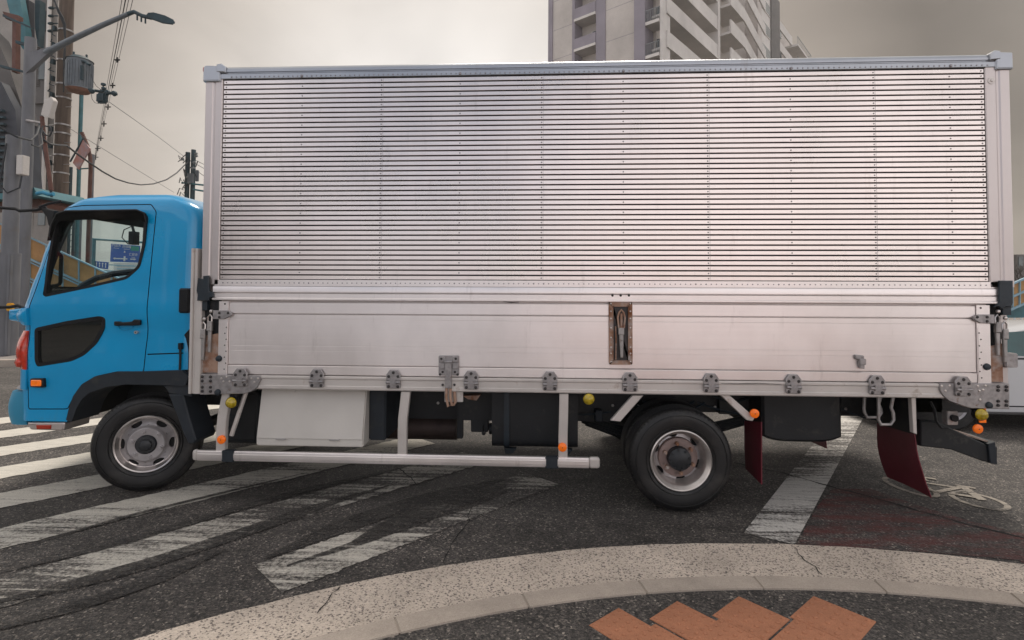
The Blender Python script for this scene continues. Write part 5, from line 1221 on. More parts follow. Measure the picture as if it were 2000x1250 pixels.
# thin teal pole, bent sign pole
bt = base_at(153, 375, 23); R6 = empty('thin_pole', bt); tag(R6, 'thin teal steel pole rising behind the transformer', 'pole')
mb = MB(); mb.tube([(0, 0, 0), (0, 0, D(157, 180, 23).z)], .075, 12); mb.build('shaft', M['teal'], R6, 40)
mb = MB(); mb.tube([(-.1, 0, D(153, 330, 23).z), (.6, 0, D(153, 328, 23).z)], .03, 8); mb.build('cross_bar', M['teal'], R6)
dS = 20.; bs = base_at(175, 380, dS); R7 = empty('tilted_sign', bs); tag(R7, 'bent brown post with a tilted faded red sign panel above the cab', 'sign')
mb = MB(); mb.tube([loc(R7, p) for p in [Vector((bs.x, bs.y, 0)), D(175, 380, dS), D(177, 330, dS), D(176, 305, dS), D(171, 285, dS), D(160, 259, dS)]], .065, 10); mb.build('post', M['brown'], R7, 50)
v = [loc(R7, D(*p, dS-.1)) for p in [(142, 318), (162, 273), (176, 290), (153, 331)]]; t_ = Vector((0, .05, 0)); mb = MB(); mb.add(v+[p+t_ for p in v], [(0, 1, 2, 3), (7, 6, 5, 4), (0, 4, 5, 1), (1, 5, 6, 2), (2, 6, 7, 3), (3, 7, 4, 0)]); mb.build('panel', M['signpink'], R7)
mb = MB(); mb.tube([loc(R7, D(*p, dS-.06)) for p in [(137, 316), (150, 293), (163, 270), (170, 283)]], .03, 8); mb.build('panel_frame', M['darkteal'], R7)
R8 = empty('thin_pole', base_at(137, 380, 26)); tag(R8, 'short thin dark pole left of the tilted sign, just over the cab roof', 'pole'); mb = MB(); mb.tube([(0, 0, 0), (0, 0, D(138, 326, 26).z)], .07, 10); mb.build('shaft', M['darkteal'], R8)
# far twin poles
dF = 29.; cl = empty('twin_poles', base_at(372, 375, dF)); tag(cl, 'pair of dark far poles crowded with clamps and cables beside the cargo body', 'utility pole')
for x, y in ((365, 297), (376, 292)): mb = MB(); b_ = D(x, 380, dF); mb.tube([loc(cl, (b_.x, b_.y, 0)), loc(cl, (b_.x, b_.y, D(x, y, dF).z))], .115, 14); mb.build('pole', M['darkteal'], cl, 40)
mb = MB(); mb.tube([loc(cl, D(355, 357, dF-.2)), loc(cl, D(402, 362, dF-.2))], .05, 6); mb.tube([loc(cl, D(378, 370, dF-.2)), loc(cl, D(402, 374, dF-.2))], .05, 6); mb.build('cross_arm', M['teal'], cl)
mb = MB(); c = loc(cl, D(372, 348, dF-.2)); mb.box(c.x-.15, c.x+.15, c.y-.1, c.y+.1, c.z-.25, c.z+.25); c = loc(cl, D(384, 343, dF-.2)); mb.box(c.x-.08, c.x+.08, c.y, c.y+.1, c.z-.3, c.z+.3); mb.build('equipment_box', M['trafo'], cl, bevel=.02)
rn = random.Random(8); mb = MB()
for k in range(16):
    x = rn.uniform(352, 384); y = rn.uniform(302, 385); p0 = loc(cl, D(x, y, dF-.25)); mb.tube([p0, p0+Vector((rn.uniform(-.25, .25), 0, rn.uniform(.05, .25))), p0+Vector((rn.uniform(-.35, .35), 0, rn.uniform(-.35, .0)))], .022, 5)
mb.build('cable_loops', M['wire'], cl)
mb = MB()
for k in range(7): mb.cyl(loc(cl, D(rn.uniform(356, 384), rn.uniform(300, 380), dF-.3)), (1, 0, .3), .06, .14, 8)
mb.build('insulator', M['apt_m'], cl)
for k, (a, b) in enumerate((((380, 312), (400, 322)), ((379, 318), (400, 330)), ((380, 330), (400, 345)))): 
    mb = MB(); mb.tube([loc(cl, D(*a, dF)), loc(cl, D(*b, dF+2)), loc(cl, D(b[0]+200, b[1]+70, dF+16))], .015, 5); mb.build('service_wire', M['wire'], cl)
# grey building on the far left
def face_box(mb, px0, px1, py0, py1, d, th=.3):
    a = D(px0, (py0+py1)/2, d); b = D(px1, (py0+py1)/2, d); z1_ = D((px0+px1)/2, py0, d).z; z0_ = D((px0+px1)/2, py1, d).z
    mb.box(a.x, b.x, a.y, a.y+th, z0_, z1_); return mb
R9 = empty('grey_building', base_at(0, 400, 21)); tag(R9, 'grey and pale building with slatted siding at the left edge', 'building')
def kid(mb, name, m, root, **k):
    mb.v = [tuple(Vector(v)-root.location) for v in mb.v]; return mb.build(name, M[m], root, **k)
a = D(-160, 300, 21); b = D(104, 300, 21)
b2 = D(102, 300, 33); a2 = D(-160, 300, 33); mb = MB(); mb.prismz([(a.x, a.y), (b.x, b.y), (b2.x, b2.y), (a2.x, a2.y)], 0, 19); kid(mb, 'wall', 'wall_w', R9)
mb = MB(); face_box(mb, 70, 92, -160, 390, 20.97, .1); kid(mb, 'pilaster', 'wall_g', R9)
for i in range(5):
    y = 20+i*95; mb = MB(); face_box(mb, 74, 88, y, y+40, 20.9, .08); f_ = kid(mb, 'window', 'apt_g', R9)
for i in range(24):
    pass
mb = MB()
for i in range(30): face_box(mb, 33, 66, 400+i*3.2, 402+i*3.2, 20.93, .1)
kid(mb, 'siding', 'wall_w', R9)
mb = MB()
for i in range(20): face_box(mb, 58, 76, 90+i*4, 92+i*4, 20.9, .12)
kid(mb, 'louvre', 'wall_g', R9)
mb = MB(); face_box(mb, 88, 93, -150, 395, 20.85, .1); kid(mb, 'downpipe', 'apt_w', R9)
mb = MB(); z0_ = D(100, 240, 20.8).z; face_box(mb, 64, 104, 319, 322, 20.8, .1); face_box(mb, 64, 104, 200, 202, 20.8, .1); kid(mb, 'ledge', 'wall_g', R9)
# footbridge with dark slatted underside, stair and canopy
R10 = empty('footbridge', base_at(-60, 400, 16)); tag(R10, 'dark elevated footbridge structure with slatted underside at upper left', 'footbridge')
def slab(pix, d, th, name, m, root=R10, bevel=0):
    v = [D(x, y, d) for x, y in pix]; w2 = [p+Vector((0, th, 0)) for p in v]; n = len(v); mb = MB()
    mb.add(v+w2, [tuple(range(n)), tuple(range(2*n-1, n-1, -1))]+[(i, n+i, n+(i+1) % n, (i+1) % n) for i in range(n)]); return kid(mb, name, m, root, bevel=bevel)
slab([(-120, -40), (-8, 70), (18, 132), (40, 200), (52, 240), (-120, 240)], 16., .4, 'fascia', 'wall_g')
slab([(-120, 150), (2, 160), (30, 215), (34, 262), (34, 378), (-120, 378)], 15.6, .25, 'side_panel', 'wall_d')
mb = MB()
for i in range(14): face_box(mb, -110, 10+i*1.2 if i < 12 else 24, 215+i*13, 219+i*13, 15.55, .1)
kid(mb, 'slat', 'darkteal', R10)
slab([(33, 262), (55, 235), (66, 385), (33, 385)], 16.1, .3, 'side_wall', 'wall_d')
slab([(-120, 385), (38, 375), (66, 366), (74, 382), (38, 386), (-120, 398)], 14.6, 1.6, 'canopy', 'teal')
slab([(-120, 388), (72, 384), (82, 396), (80, 404), (-120, 402)], 14.9, 1.2, 'soffit', 'brown')
slab([(5, 22), (36, 30), (36, 38), (10, 36)], 15.8, .15, 'bracket_beam', 'brown')
slab([(24, 34), (31, 34), (30, 140), (23, 140)], 15.7, .15, 'brown_post', 'brown')
slab([(-60, 0), (8, -20), (30, 70), (44, 95), (50, 100), (50, 60), (32, -40), (-60, -40)], 16.6, .2, 'upper_frame', 'teal')
slab([(32, 0), (56, 0), (56, 88), (32, 80)], 16.9, .2, 'upper_panel', 'wall_d')
slab([(68, 0), (78, 0), (76, 60), (74, 90), (68, 55)], 16.9, .2, 'stay_plate', 'darkteal')
slab([(0, 126), (54, 140), (54, 143), (0, 131)], 15.5, .1, 'edge_bar', 'darkteal')
slab([(5, 27), (60, 52), (60, 55), (5, 32)], 15.5, .1, 'edge_bar', 'darkteal')
slab([(30, 78), (58, 86), (58, 90), (30, 84)], 15.5, .1, 'edge_bar', 'darkteal')
# small leaning bracket post with box
R11 = empty('leaning_post', base_at(100, 380, 14.4)); tag(R11, 'leaning dark bracket post with a meter box and coiled cable', 'post')
def rod(root, pix, d, r, name, m): mb = MB(); mb.tube([D(x, y, d) for x, y in pix], r, 8); return kid(mb, name, m, root, smooth=50)
rod(R11, [(82, 228), (86, 270), (93, 320), (100, 372)], 14.4, .05, 'strut', 'brown')
rod(R11, [(78, 240), (84, 285), (96, 350), (101, 385)], 14.4, .03, 'strut', 'darkteal')
rod(R11, [(52, 235), (84, 241)], 14.4, .035, 'crossbar', 'steel')
slab([(86, 196), (99, 188), (104, 196), (95, 230), (79, 224)], 14.3, .15, 'meter_box', 'apt_w', R11, bevel=.01)
rod(R11, [(88, 246), (98, 248), (101, 258), (97, 266), (90, 264), (84, 256), (80, 250), (86, 268), (84, 276)], 14.3, .02, 'cable_coil', 'wire')
rod(R11, [(72, 378), (84, 376), (96, 380), (105, 379)], 14.4, .05, 'blue_fitting', 'blue2')
# stairway with ochre panels
R12 = empty('stairway', base_at(60, 520, 14)); tag(R12, 'outdoor stairway with ochre panels and pale blue rails seen beyond the cab', 'stairway')
Tt = lambda x: 453+.46*(x-33)
dW = 15.2
slab([(-140, Tt(-140)-5 if False else 373), (240, Tt(240)), (380, Tt(380)), (380, Tt(380)+112), (-140, 373+115)], dW, .06, 'side_panel', 'ochre', R12)
for off, hh in ((0, 3), (42, 4), (48, 2.5), (80, 3), (86, 2), (112, 4)):
    slab([(-140, 373+off-hh/2), (380, Tt(380)+off-hh/2), (380, Tt(380)+off+hh/2), (-140, 373+off+hh/2)], dW-.06, .05, 'rail', 'teal_light', R12)
for x in range(-40, 380, 32): slab([(x, Tt(x)), (x+2, Tt(x)), (x+2, Tt(x)+114), (x, Tt(x)+114)], dW-.04, .035, 'rail_post', 'teal_light', R12)
slab([(-140, 488), (380, Tt(380)+114), (380, Tt(380)+150), (-140, 540)], dW+.05, 1.8, 'stringer', 'teal_light', R12)
slab([(380, Tt(380)), (384, Tt(380)), (384, 690), (380, 690)], dW, .1, 'end_post', 'teal_light', R12)
# grey poles beyond the stair seen through the cab window
for x0, y0, d_, r0, l_ in ((173, 300, 24, .10, 'grey round pole behind the stair, seen through the cab window'), (152, 400, 30, .13, 'slim pale pole left of the grey one, seen through the cab window')):
    mb = MB(); b_ = base_at(x0, 520, d_); mb.tube([b_, (b_.x, b_.y, D(x0, y0 if x0 > 160 else 395, d_).z)], r0, 12); tag(mb.build('pole', M['pole'], None, 40), l_, 'pole')
mb = MB(); b_ = base_at(141, 520, 28)
mb.tube([b_, (b_.x, b_.y, D(141, 395, 28).z)], .06, 8)
for k in range(9): z = D(141, 410+k*12, 28).z; mb.tube([(b_.x-.15, b_.y, z), (b_.x+.35, b_.y, z)], .02, 5)
tag(mb.build('ladder_pole', M['darkteal'], None), 'dark pole with rungs seen at the left of the cab window', 'pole')
# road sign gantry
dG = 48.; R13 = empty('sign_gantry', base_at(184, 520, dG)); tag(R13, 'blue direction sign board hung from a thin teal gantry pole', 'road sign')
top_ = D(184, 467, dG); mb = MB(); mb.tube([(top_.x, top_.y, 0), tuple(top_)], .14, 12); kid(mb, 'pole', 'teal', R13, smooth=50)
mb = MB(); mb.tube([D(180, 467, dG), D(300, 475, dG)], .09, 8); kid(mb, 'arm', 'teal', R13)
s0, s1, s2, s3 = D(217, 476, dG), D(273, 480, dG), D(271.5, 513, dG), D(215, 511, dG)
mb = MB(); off = Vector((0, .08, 0)); mb.add([s0, s1, s2, s3]+[p+off for p in (s0, s1, s2, s3)], [(0, 1, 2, 3), (7, 6, 5, 4), (0, 4, 5, 1), (1, 5, 6, 2), (2, 6, 7, 3), (3, 7, 4, 0)]); bd = kid(mb, 'board', 'sign_b', R13)
def onb(u, v, y=-.03): p = s0.lerp(s1, u).lerp(s3.lerp(s2, u), v); return p+Vector((0, y, 0))-R13.location
sz = (s0-s3).length; tilt = atan2((s1-s0).z, (s1-s0).x)
def sign_text(t, u, v, size, m='sign_w'):
    text_mesh(t, size, 'lettering', M[m], bd, Matrix.Translation(onb(u, v)) @ Matrix.Rotation(-tilt, 4, 'Y') @ Matrix.Rotation(pi/2, 4, 'X'))
sign_text('門真市', .20, .10, sz*.17); sign_text('四條畷', .56, .12, sz*.17); sign_text('Kadoma', .20, .23, sz*.09); sign_text('Shijonawate', .56, .25, sz*.07)
sign_text('仁和寺', .80, .55, sz*.17); sign_text('Niwaji', .80, .70, sz*.08)
def onbox(u0, v0, u1, v1, m, y=-.02):
    a = onb(u0, v0, y); b = onb(u1, v0, y); c = onb(u1, v1, y); d = onb(u0, v1, y); mb = MB(); o_ = Vector((0, .01, 0)); mb.add([a, b, c, d]+[p+o_ for p in (a, b, c, d)], [(0, 1, 2, 3), (7, 6, 5, 4), (0, 4, 5, 1), (1, 5, 6, 2), (2, 6, 7, 3), (3, 7, 4, 0)]); return mb
onbox(.70, .05, .98, .32, 'g').build('badge', M['sign_g'], bd)
mb = MB()
for q_ in ((.16, .78, .60, .84), (.47, .66, .53, .95), (.70, .78, .86, .84)): 
    w = onbox(*q_, 'w', -.03-.004*len(mb.v)/8); mb.add(w.v, w.f)
for tip, bs_, s_ in ((.10, .18, 1), (.92, .84, -1)):
    a, b, c = onb(tip, .81, -.045), onb(bs_, .745, -.045), onb(bs_, .875, -.045); mb.add([a, b, c], [(0, 1, 2)])
a, b, c = onb(.50, .33, -.045), onb(.465, .45, -.045), onb(.535, .45, -.045); mb.add([a, b, c], [(0, 1, 2)])
mb.build('arrow', M['sign_w'], bd)
q0, q1, q2, q3 = D(186, 510, dG), D(211, 512, dG), D(210, 526, dG), D(185, 523, dG)
R14 = empty('lane_sign', q3-Vector((0, 0, .5))); tag(R14, 'small blue lane sign with white arrows under the big board', 'road sign')
mb = MB(); mb.add([q0, q1, q2, q3]+[p+off for p in (q0, q1, q2, q3)], [(0, 1, 2, 3), (7, 6, 5, 4), (0, 4, 5, 1), (1, 5, 6, 2), (2, 6, 7, 3), (3, 7, 4, 0)]); kid(mb, 'board', 'sign_b', R14)
mb = MB()
for k in range(4):
    c = q0.lerp(q1, .14+.24*k).lerp(q3.lerp(q2, .14+.24*k), .5)+Vector((0, -.03, 0)); mb.box(c.x-.035, c.x+.035, c.y-.01, c.y, c.z-.2, c.z+.12); mb.add([c+Vector((-.09, -.005, .12)), c+Vector((.09, -.005, .12)), c+Vector((0, -.005, .26))], [(0, 1, 2)])
kid(mb, 'arrow', 'sign_w', R14)
# far teal bridge and blocks
R15 = empty('far_footbridge', base_at(230, 560, 75)); tag(R15, 'far turquoise footbridge crossing low behind the blue signs', 'footbridge')
slab([(140, 524), (420, 538), (420, 552), (140, 538)], 75, 3, 'girder', 'teal_light', R15); slab([(140, 512), (420, 528), (420, 530), (140, 514)], 75, .2, 'handrail', 'teal_light', R15)
for x in (150, 210, 290, 370): slab([(x, 535), (x+6, 535), (x+6, 594), (x, 594)], 75.5, 1, 'pier', 'teal_light', R15)
for x, y, l_ in ((190, 531, 'left of two small yellow signal heads low in the cab window'), (251, 532, 'right of two small yellow signal heads low in the cab window')):
    c = D(x, y, 46); mb = MB(); mb.box(-.32, .32, -.12, .12, -.12, .12); mb.tube([(-.2, 0, 0), (-.55, 0, 0)], .10, 8); o = mb.build('traffic_signal', M['yellow'], None, bevel=.03); o.location = c; tag(o, l_, 'traffic light', 'small yellow traffic signals'); mb = MB(); mb.tube([(.1, .1, 0), (.1, .1, -c.z)], .07, 8); mb.build('post', M['teal'], o)
R16 = empty('far_block', base_at(260, 560, 95)); tag(R16, 'pale low far building behind the blue direction sign', 'building')
slab([(222, 513), (330, 514), (330, 590), (222, 590)], 95, 12, 'wall', 'apt_w', R16)
for k in range(3): slab([(228, 518+k*6), (262, 518+k*6), (262, 520+k*6), (228, 520+k*6)], 94.9, .1, 'window_band', 'teal_light', R16)

# ============================================================ APARTMENT BLOCK
dA = 46.; cA = D(1295, 60, dA); R20 = empty('apartment_building', (cA.x, cA.y, 0), (0, 0, 0)); tag(R20, 'tall beige apartment block with mauve panels rising behind the cargo body', 'building')
dirL = Vector((sin(radians(-52)), cos(radians(-52)), 0)); dirR = Vector((dirL.y, -dirL.x, 0))*1.0
dirR = Vector((cos(radians(52)), sin(radians(52)), 0)); dirR = Vector((sin(radians(38)), cos(radians(38)), 0))
c2d = Vector((cA.x, cA.y, 0))
def sof(px, dr):                                # distance along the face where pixel column px meets it
    rr = ray(px, 60); # solve CAM + t rr = c + s dr  (xy)
    det = rr.x*(-dr.y)+dr.x*rr.y; bx, by = c2d.x-CAM.x, c2d.y-CAM.y
    t = (bx*(-dr.y)+dr.x*by)/det; s = (rr.x*by-rr.y*bx)/det; return s
def zof(px, py, dr): s = sof(px, dr); p = c2d+dr*s; t = (p-CAM).dot(_f)/1.; q_ = D(px, py, 1)-CAM; return CAM.z+q_.z*(Vector((p.x-CAM.x, p.y-CAM.y, 0)).length/Vector((q_.x, q_.y, 0)).length)
nL = -dirR; nR = -dirL                           # outward normals of the two faces
def fbox(dr, nr, s0_, s1_, z0_, z1_, o0, o1):    # box on a face: along dr, outwards nr
    mb = MB(); v = []
    for z in (z0_, z1_):
        for s, o in ((s0_, o0), (s1_, o0), (s1_, o1), (s0_, o1)): p = dr*s+nr*o; v.append((p.x, p.y, z))
    mb.add(v, [(0, 3, 2, 1), (4, 5, 6, 7), (0, 1, 5, 4), (1, 2, 6, 5), (2, 3, 7, 6), (3, 0, 4, 7)]); return mb
def ab(mb, name, m, parent=None): return mb.build(name, M[m], parent or R20, 0)
HT = 41.5; FH = 2.95
sl = lambda px: sof(px, dirL); sr = lambda px: sof(px, dirR)
L_end, R_end = sl(1072), sr(1560)
zk = zof(1118, 105, dirL) % FH                   # balcony slab level
zkr = zof(1300, 60, dirR) % FH
core = MB(); p = [Vector((0, 0, 0)), dirL*L_end, dirL*L_end+dirR*R_end, dirR*R_end]
inn_ = [dirL*1.3+dirR*1.3, dirL*(L_end-.6)+dirR*1.3, dirL*(L_end-.6)+dirR*R_end, dirL*1.3+dirR*R_end]
core.prismz([(q_.x, q_.y) for q_ in inn_], 0, HT); ab(core, 'core_wall', 'apt')
# left face: piers and pilasters
for a, b, m, o in ((1072, 1080, 'apt_d', .12), (1080, 1118, 'apt', .0), (1118, 1123, 'apt_d', .05), (1165, 1183, 'apt_d', .10), (1183, 1242, 'apt', .0), (1242, 1263, 'apt_d', .35), (1290, 1296, 'apt_w', .12)):
    ab(fbox(dirL, nL, sl(b), sl(a), 0, HT, -1.3, o), 'pier', m)
for k in range(14):
    z = zk+k*FH
    # joint lines on the piers
    for a, b in ((1080, 1118), (1183, 1242)): ab(fbox(dirL, nL, sl(b)+.02, sl(a)-.02, z-.02, z+.02, -.1, .006), 'joint', 'apt_d') if k > 6 else None
    # mauve balconies
    a, b = sl(1165)+.02, sl(1123)-.02
    sb = ab(fbox(dirL, nL, a, b, z, z+.24, -1.3, .22), 'balcony_slab', 'apt_w'); ab(fbox(dirL, nL, a, b, z+.24, z+1.25, .05, .17), 'parapet', 'apt_d', sb)
    if k > 5: fr_ = ab(fbox(dirL, nL, a+.6, a+1.3, z+1.5, z+2.2, -1.28, -1.22), 'window', 'apt_w'); ab(fbox(dirL, nL, a+.7, a+1.2, z+1.58, z+2.12, -1.23, -1.20), 'pane', 'apt_g', fr_)
    # railed balcony near the corner
    a, b = sl(1290)+.02, sl(1263)-.02
    sb = ab(fbox(dirL, nL, a, b, z+.1, z+.38, -1.3, .30), 'balcony_slab', 'apt_w')
    if k > 5:
        rl = MB(); w = fbox(dirL, nL, a, b, z+1.38, z+1.43, .20, .25); rl.add(w.v, w.f)
        for j in range(9): w = fbox(dirL, nL, a+(b-a)*j/8-.015, a+(b-a)*j/8+.015, z+.38, z+1.38, .21, .24); rl.add(w.v, w.f)
        ab(rl, 'railing', 'apt_m', sb); ab(fbox(dirL, nL, a+.3, b-.3, z+.45, z+2.3, -1.28, -1.24), 'balcony_door', 'apt_g')
    # right face
    z = zkr+k*FH; a, b = sr(1300), sr(1398)
    sb = ab(fbox(dirR, nR, a, b, z-1.25, z, .0, .16), 'gallery_parapet', 'apt_w'); ab(fbox(dirR, nR, a, b, z-1.45, z-1.25, -1.3, .20), 'gallery_slab', 'apt_w', sb)
    if k > 5:
        ab(fbox(dirR, nR, a+.02, a+.5, z, z+.9, -.05, .05), 'gallery_screen', 'apt_w')
        dr_ = ab(fbox(dirR, nR, a+(b-a)*.30, a+(b-a)*.42, z-1.2, z+.8, -1.28, -1.2), 'flat_door', 'apt_m')
    # windows between pilasters
    a, b = sr(1488), sr(1504)
    if k > 5: f_ = ab(fbox(dirR, nR, a, b, z-1.3, z+.2, -.04, .03), 'window', 'apt_w'); ab(fbox(dirR, nR, a+.12, b-.12, z-1.15, z+.08, .02, .05), 'pane', 'apt_g', f_)
    # end balconies
    a, b = sr(1521), sr(1545)
    sb = ab(fbox(dirR, nR, a, b, z-1.25, z, .0, .14), 'gallery_parapet', 'apt_w')
    if k > 5: ab(fbox(dirR, nR, a+.4, b-.4, z, z+1.3, -1.25, -1.2), 'pane', 'apt_g')
    a, b = sr(1545), sr(1572); sb = ab(fbox(dirR, nR, a, b, z-1.45, z-1.15, -1.6, .9), 'balcony_slab', 'apt_w')
    if k > 5:
        rl = MB(); w = fbox(dirR, nR, a, b, z-.12, z-.06, .82, .88); rl.add(w.v, w.f); w = fbox(dirR, nR, b-.08, b-.02, z-.12, z-.06, -1.5, .82); rl.add(w.v, w.f)
        for j in range(12): w = fbox(dirR, nR, a+(b-a)*j/11-.02, a+(b-a)*j/11+.02, z-1.15, z-.12, .83, .87); rl.add(w.v, w.f)
        ab(rl, 'railing', 'apt_m', sb)
        # stair flight zigzag
        a, b = sr(1408), sr(1478); m_ = (a+b)/2
        st = MB(); w = fbox(dirR, nR, a, a+(b-a)*.35, z-1.2, z, .9, 1.05); st.add(w.v, w.f); w = fbox(dirR, nR, a, a+(b-a)*.35, z-1.45, z-1.2, -1.3, 1.05); st.add(w.v, w.f)
        for s_ in range(1):
            v = []
            for o_ in (.9, 1.05):
                for s, zz_ in ((a+(b-a)*.35, z-1.45), (b, z-1.45-FH*.55), (b, z-.3-FH*.55), (a+(b-a)*.35, z)): q_ = dirR*s+nR*o_; v.append((q_.x, q_.y, zz_))
            st.add(v, [(0, 1, 2, 3), (7, 6, 5, 4), (0, 4, 5, 1), (1, 5, 6, 2), (2, 6, 7, 3), (3, 7, 4, 0)])
        ab(st, 'outdoor_stair', 'apt_w')
for a, b, m, o in ((1398, 1402, 'apt_w', .25), (1478, 1486, 'apt', .10), (1486, 1505, 'apt_w', -.05), (1505, 1521, 'wall_g', .15)):
    ab(fbox(dirR, nR, sr(a), sr(b), 0, HT, -1.3, o), 'pier', m)

# ============================================================ RIGHT EDGE
# white parked/waiting car
CX, CY = 6.9, 2.75
rn = random.Random(31)
for k in range(9):
    x0 = rn.uniform(.3, 5.4); x1 = x0+rn.uniform(.3, .9); y0 = rn.uniform(.50, .60); z0 = rn.uniform(.68, .82)
    mb = MB(); mb.tube(catenary((x0, y0, z0), (x1, y0, z0-rn.uniform(-.03, .06)), rn.uniform(.02, .10), 10), rn.uniform(.007, .013), 6); T(mb, 'hose', 'tape')
for k in range(26):
    x0 = .25+k*.22
    if 1.9 < x0 < 3.4 and k % 2: continue
    T(MB().dome((x0, .62, rn.choice((.66, .80))), (0, -1, 0), .014, .012, 6), 'frame_bolt', 'steel')
for px_, py_, w_ in ((905, 800, 14), (930, 812, 10), (945, 838, 8), (1170, 812, 16), (1540, 800, 12), (1590, 790, 18)):
    x0, z0 = L(px_, py_, .52); T(MB().cbox(x0-w_/480, x0+w_/480, .50, .60, z0-.05, z0+.05, .008), 'underbody_bracket', 'grayplastic', bevel=.004)
mb = MB(); mb.prismy(poly([(905, 772), (940, 770), (932, 781), (916, 779)], .25), .22, .30, .004); T(mb, 'rusty_bracket', 'rust')
R30 = empty('white_car', (CX, CY, 0)); tag(R30, 'white car waiting behind the rear end of the truck', 'car')
side = [(0, .30), (.05, .62), (.25, .80), (.95, .90), (1.45, 1.22), (1.9, 1.31), (3.0, 1.34), (3.7, 1.25), (4.25, .98), (4.42, .85), (4.45, .40), (4.40, .22), (3.95, .18), (.45, .18), (.05, .22)]
mb = MB(); pts = ccw(side); n = len(pts)
lay = [(0.0, .06), (.05, .02), (.12, 0), (1.58, 0), (1.65, .02), (1.70, .06)]
vs = []
for y, c_ in lay:
    q_ = inset(pts, c_) if c_ else pts
    for x, z in q_: vs.append((x, y+(.16*max(0, (z-.85)/.5) if y < .85 else -.16*max(0, (z-.85)/.5)), z))
fs = [tuple(range(n)), tuple(range(6*n-1, 5*n-1, -1))]+[(i*n+k, (i+1)*n+k, (i+1)*n+(k+1) % n, i*n+(k+1) % n) for i in range(5) for k in range(n)]
mb.add(vs, fs); cb = mb.build('body', M['car'], R30, 40)
def cw(pts, nm, m, y=-.004): 
    mb = MB(); v = [(x, y+.16*max(0, (z-.85)/.5)+.002, z) for x, z in pts]; mb.add(v+[(x, yy+.03, z) for x, yy, z in v], [tuple(range(len(v))), tuple(range(2*len(v)-1, len(v)-1, -1))]+[(i, len(v)+i, len(v)+(i+1) % len(v), (i+1) % len(v)) for i in range(len(v))]); return mb.build(nm, M[m], R30, 0)
cw([(1.12, .92), (1.55, 1.20), (2.30, 1.25), (2.30, .92)], 'side_window', 'carglass'); cw([(2.36, .92), (2.36, 1.25), (3.0, 1.26), (3.55, 1.18), (3.9, .94)], 'side_window', 'carglass')
cw([(.95, .875), (4.2, .885), (4.2, .905), (.95, .895)], 'window_trim', 'black'); cw([(.5, .30), (4.0, .30), (4.0, .315), (.5, .315)], 'sill_trim', 'black')
cw([(2.328, .30), (2.333, .30), (2.333, .90), (2.328, .90)], 'door_gap', 'black'); cw([(2.05, .76), (2.22, .76), (2.22, .79), (2.05, .79)], 'door_handle', 'rim')
for x in (.85, 3.55):
    for y, ry in ((.0, 0), (1.70, pi)):
        w = empty('wheel', (x, y, .31), (0, 0, ry)); w.parent = R30
        mb = MB(); mb.lathe([(.19, .0), (.20, -.012), (.29, -.012), (.31, .01), (.31, .17), (.29, .19), (.19, .19)], 40); mb.build('tyre', M['tyre'], w, 40)
        mb = MB(); mb.lathe([(.0, -.004), (.05, -.006), (.17, .01), (.19, -.006), (.195, .0)], 30); mb.build('rim', M['wheel'], w, 40)
# far right: stair with ochre panels, grey building, bare tree
R31 = empty('stairway', base_at(2010, 600, 26)); tag(R31, 'ochre panelled stairway visible past the rear corner of the truck', 'stairway')
slab([(1900, 590), (2060, 520), (2300, 470), (2300, 520), (2060, 568), (1900, 640)], 26, .1, 'side_panel', 'ochre', R31)
for o_ in (-3, 22, 46): slab([(1900, 590+o_), (2060, 520+o_), (2300, 470+o_), (2300, 474+o_), (2060, 524+o_), (1900, 594+o_)], 25.9, .1, 'rail', 'teal_light', R31)
for x in range(1950, 2120, 14): slab([(x, 570-(x-1950)*.44), (x+2, 569-(x-1950)*.44), (x+2, 618-(x-1950)*.44), (x, 619-(x-1950)*.44)], 25.92, .08, 'rail_post', 'teal_light', R31)
slab([(1900, 640), (2060, 570), (2300, 522), (2300, 545), (2060, 600), (1900, 668)], 26.2, 2, 'stringer', 'teal', R31)
slab([(1985, 600), (2300, 560), (2300, 640), (1985, 640)], 26.5, 1.5, 'base_wall', 'wall_d', R31)
R32 = empty('grey_building', base_at(2010, 560, 60)); tag(R32, 'small grey far building at the right edge behind bare twigs', 'building')
slab([(1986, 497), (2400, 497), (2400, 610), (1986, 610)], 60, 10, 'wall', 'wall_g', R32)
for k in range(3): slab([(1990+k*40, 502), (1998+k*40, 502), (1998+k*40, 520), (1990+k*40, 520)], 59.9, .1, 'window', 'apt_g', R32)
bt = base_at(1990, 560, 34); R33 = empty('bare_tree', bt); tag(R33, 'leafless thin tree at the right edge above the stairway', 'tree')
rn = random.Random(21); mbT = MB(); mbT.tube([(0, 0, 0), (.05, 0, 1.5), (.0, 0, 2.6)], .09, 8, r1=.05); mbT.build('trunk', M['leaf'], R33)
mb = MB()
def br_(p, d, l, r0, dep):
    q_ = p+d*l; mb.tube([p, p.lerp(q_, .5)+Vector((rn.uniform(-.04, .04), 0, .02)), q_], r0, 5, r1=r0*.6)
    if dep:
        for _ in range(3): br_(p.lerp(q_, rn.uniform(.5, 1)), (d+Vector((rn.uniform(-.8, .8), rn.uniform(-.8, .8), rn.uniform(-.2, .6)))).normalized(), l*.72, r0*.62, dep-1)
for k in range(5): br_(Vector((0, 0, 2.1+.1*k)), Vector((rn.uniform(-.7, .7), rn.uniform(-.7, .7), 1)).normalized(), .62, .03, 3)
mb.build('branches', M['leaf'], R33)

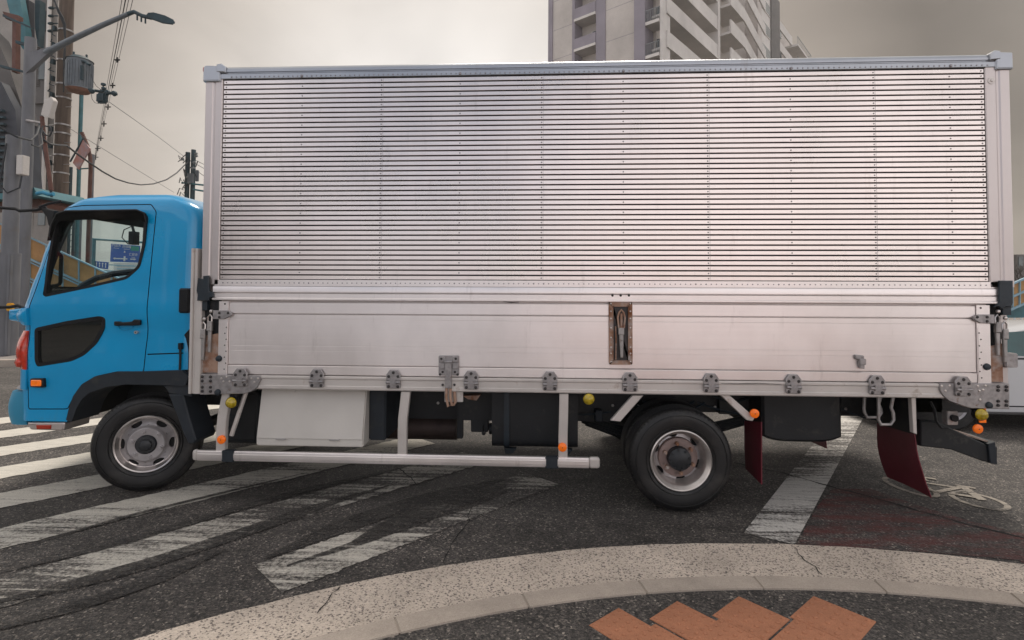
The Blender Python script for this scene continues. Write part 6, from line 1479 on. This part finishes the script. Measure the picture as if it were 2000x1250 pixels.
# ============================================================ ADDED BEHIND THE PHOTOGRAPHER (unseen, put in to be mirrored in the body and the windows)
mb = MB(); mb.add([(3, -22, .012), (11, -22, .012), (11, -7, .012), (3, -7, .012)], [(0, 1, 2, 3)])  # unseen paving, added so the lower gate mirrors a warm tone
s_ = NT('added_terracotta_paving'); bt_ = s_.n('ShaderNodeTexBrick'); s_.l(s_.tc, bt_.inputs['Vector']); bt_.inputs['Scale'].default_value = 4.5
bt_.inputs['Color1'].default_value = (.55, .20, .12, 1); bt_.inputs['Color2'].default_value = (.45, .15, .09, 1); bt_.inputs['Mortar'].default_value = (.2, .17, .15, 1)
s_.l(bt_.outputs['Color'], s_.b.inputs['Base Color']); s_.b.inputs['Roughness'].default_value = .8
tag(mb.build('added_brick_pavement', s_.m, None, 0), 'unseen terracotta brick paving added to tint the reflections in the cargo body', 'pavement', kind='structure')
R40 = empty('added_shop_building', (-22, -20, 0)); tag(R40, 'unseen low dark shop building added behind the viewpoint for reflections in the truck', 'building')
MB().box(-16, 9, -8, 0, 0, 7.2).build('wall', M['wall_d'], R40)  # invented block out of view, gives the glass and paint something to reflect
for k in range(6):
    MB().box(-12+k*4, -11.4+k*4, 0, .05, .3, 6.6).build('pilaster', M['apt_w'], R40)
    w = MB().box(-15+k*4, -12+k*4, 0, .06, .5, 2.9).build('window', M['apt_g'], R40); MB().box(-15+k*4, -12+k*4, .07, .10, 1.6, 1.68).build('sash', M['apt_w'], w)
    MB().box(-14.6+k*4, -12.6+k*4, 0, .06, 4.2, 5.8).build('window', M['apt_g'], R40)
MB().prismz([(-16, .02), (9, .02), (9, 1.2), (-16, 1.2)], 3.1, 3.35).build('awning', M['flap'], R40)

# scratches on the rail and the gate
for pix, w in (([(1408, 748), (1440, 749), (1480, 748), (1525, 750)], 2.2), ([(985, 589), (1000, 591), (1015, 590)], 3), ([(1500, 588), (1515, 590), (1530, 588)], 2)):
    mb = MB(); pp = poly(pix); n = len(pp); ww = w/500
    mb.add([(x, -.0195, z+ww*(1-abs(2*i/(n-1)-1)*.8)) for i, (x, z) in enumerate(pp)]+[(x, -.0195, z-ww*.3) for x, z in pp], [(i, n+i, n+i+1, i+1) for i in range(n-1)])
    T(mb, 'scratch', 'bolt', rail, smooth=0)
# thin air: far things fade a little
HZ = 1
if HZ:
    m = bpy.data.materials.new('haze'); m.use_nodes = True; t = m.node_tree; t.nodes.clear(); pv_ = t.nodes.new('ShaderNodeVolumePrincipled'); pv_.inputs['Density'].default_value = .0008; pv_.inputs['Color'].default_value = (.98, .93, .88, 1); pv_.inputs['Anisotropy'].default_value = .2
    ou = t.nodes.new('ShaderNodeOutputMaterial'); t.links.new(pv_.outputs[0], ou.inputs['Volume'])
    h = MB().box(-310, 310, -65, 505, -1, 46).build('haze', m, None, 0); tag(h, 'thin pale haze filling the air over the junction', 'haze', kind='stuff')
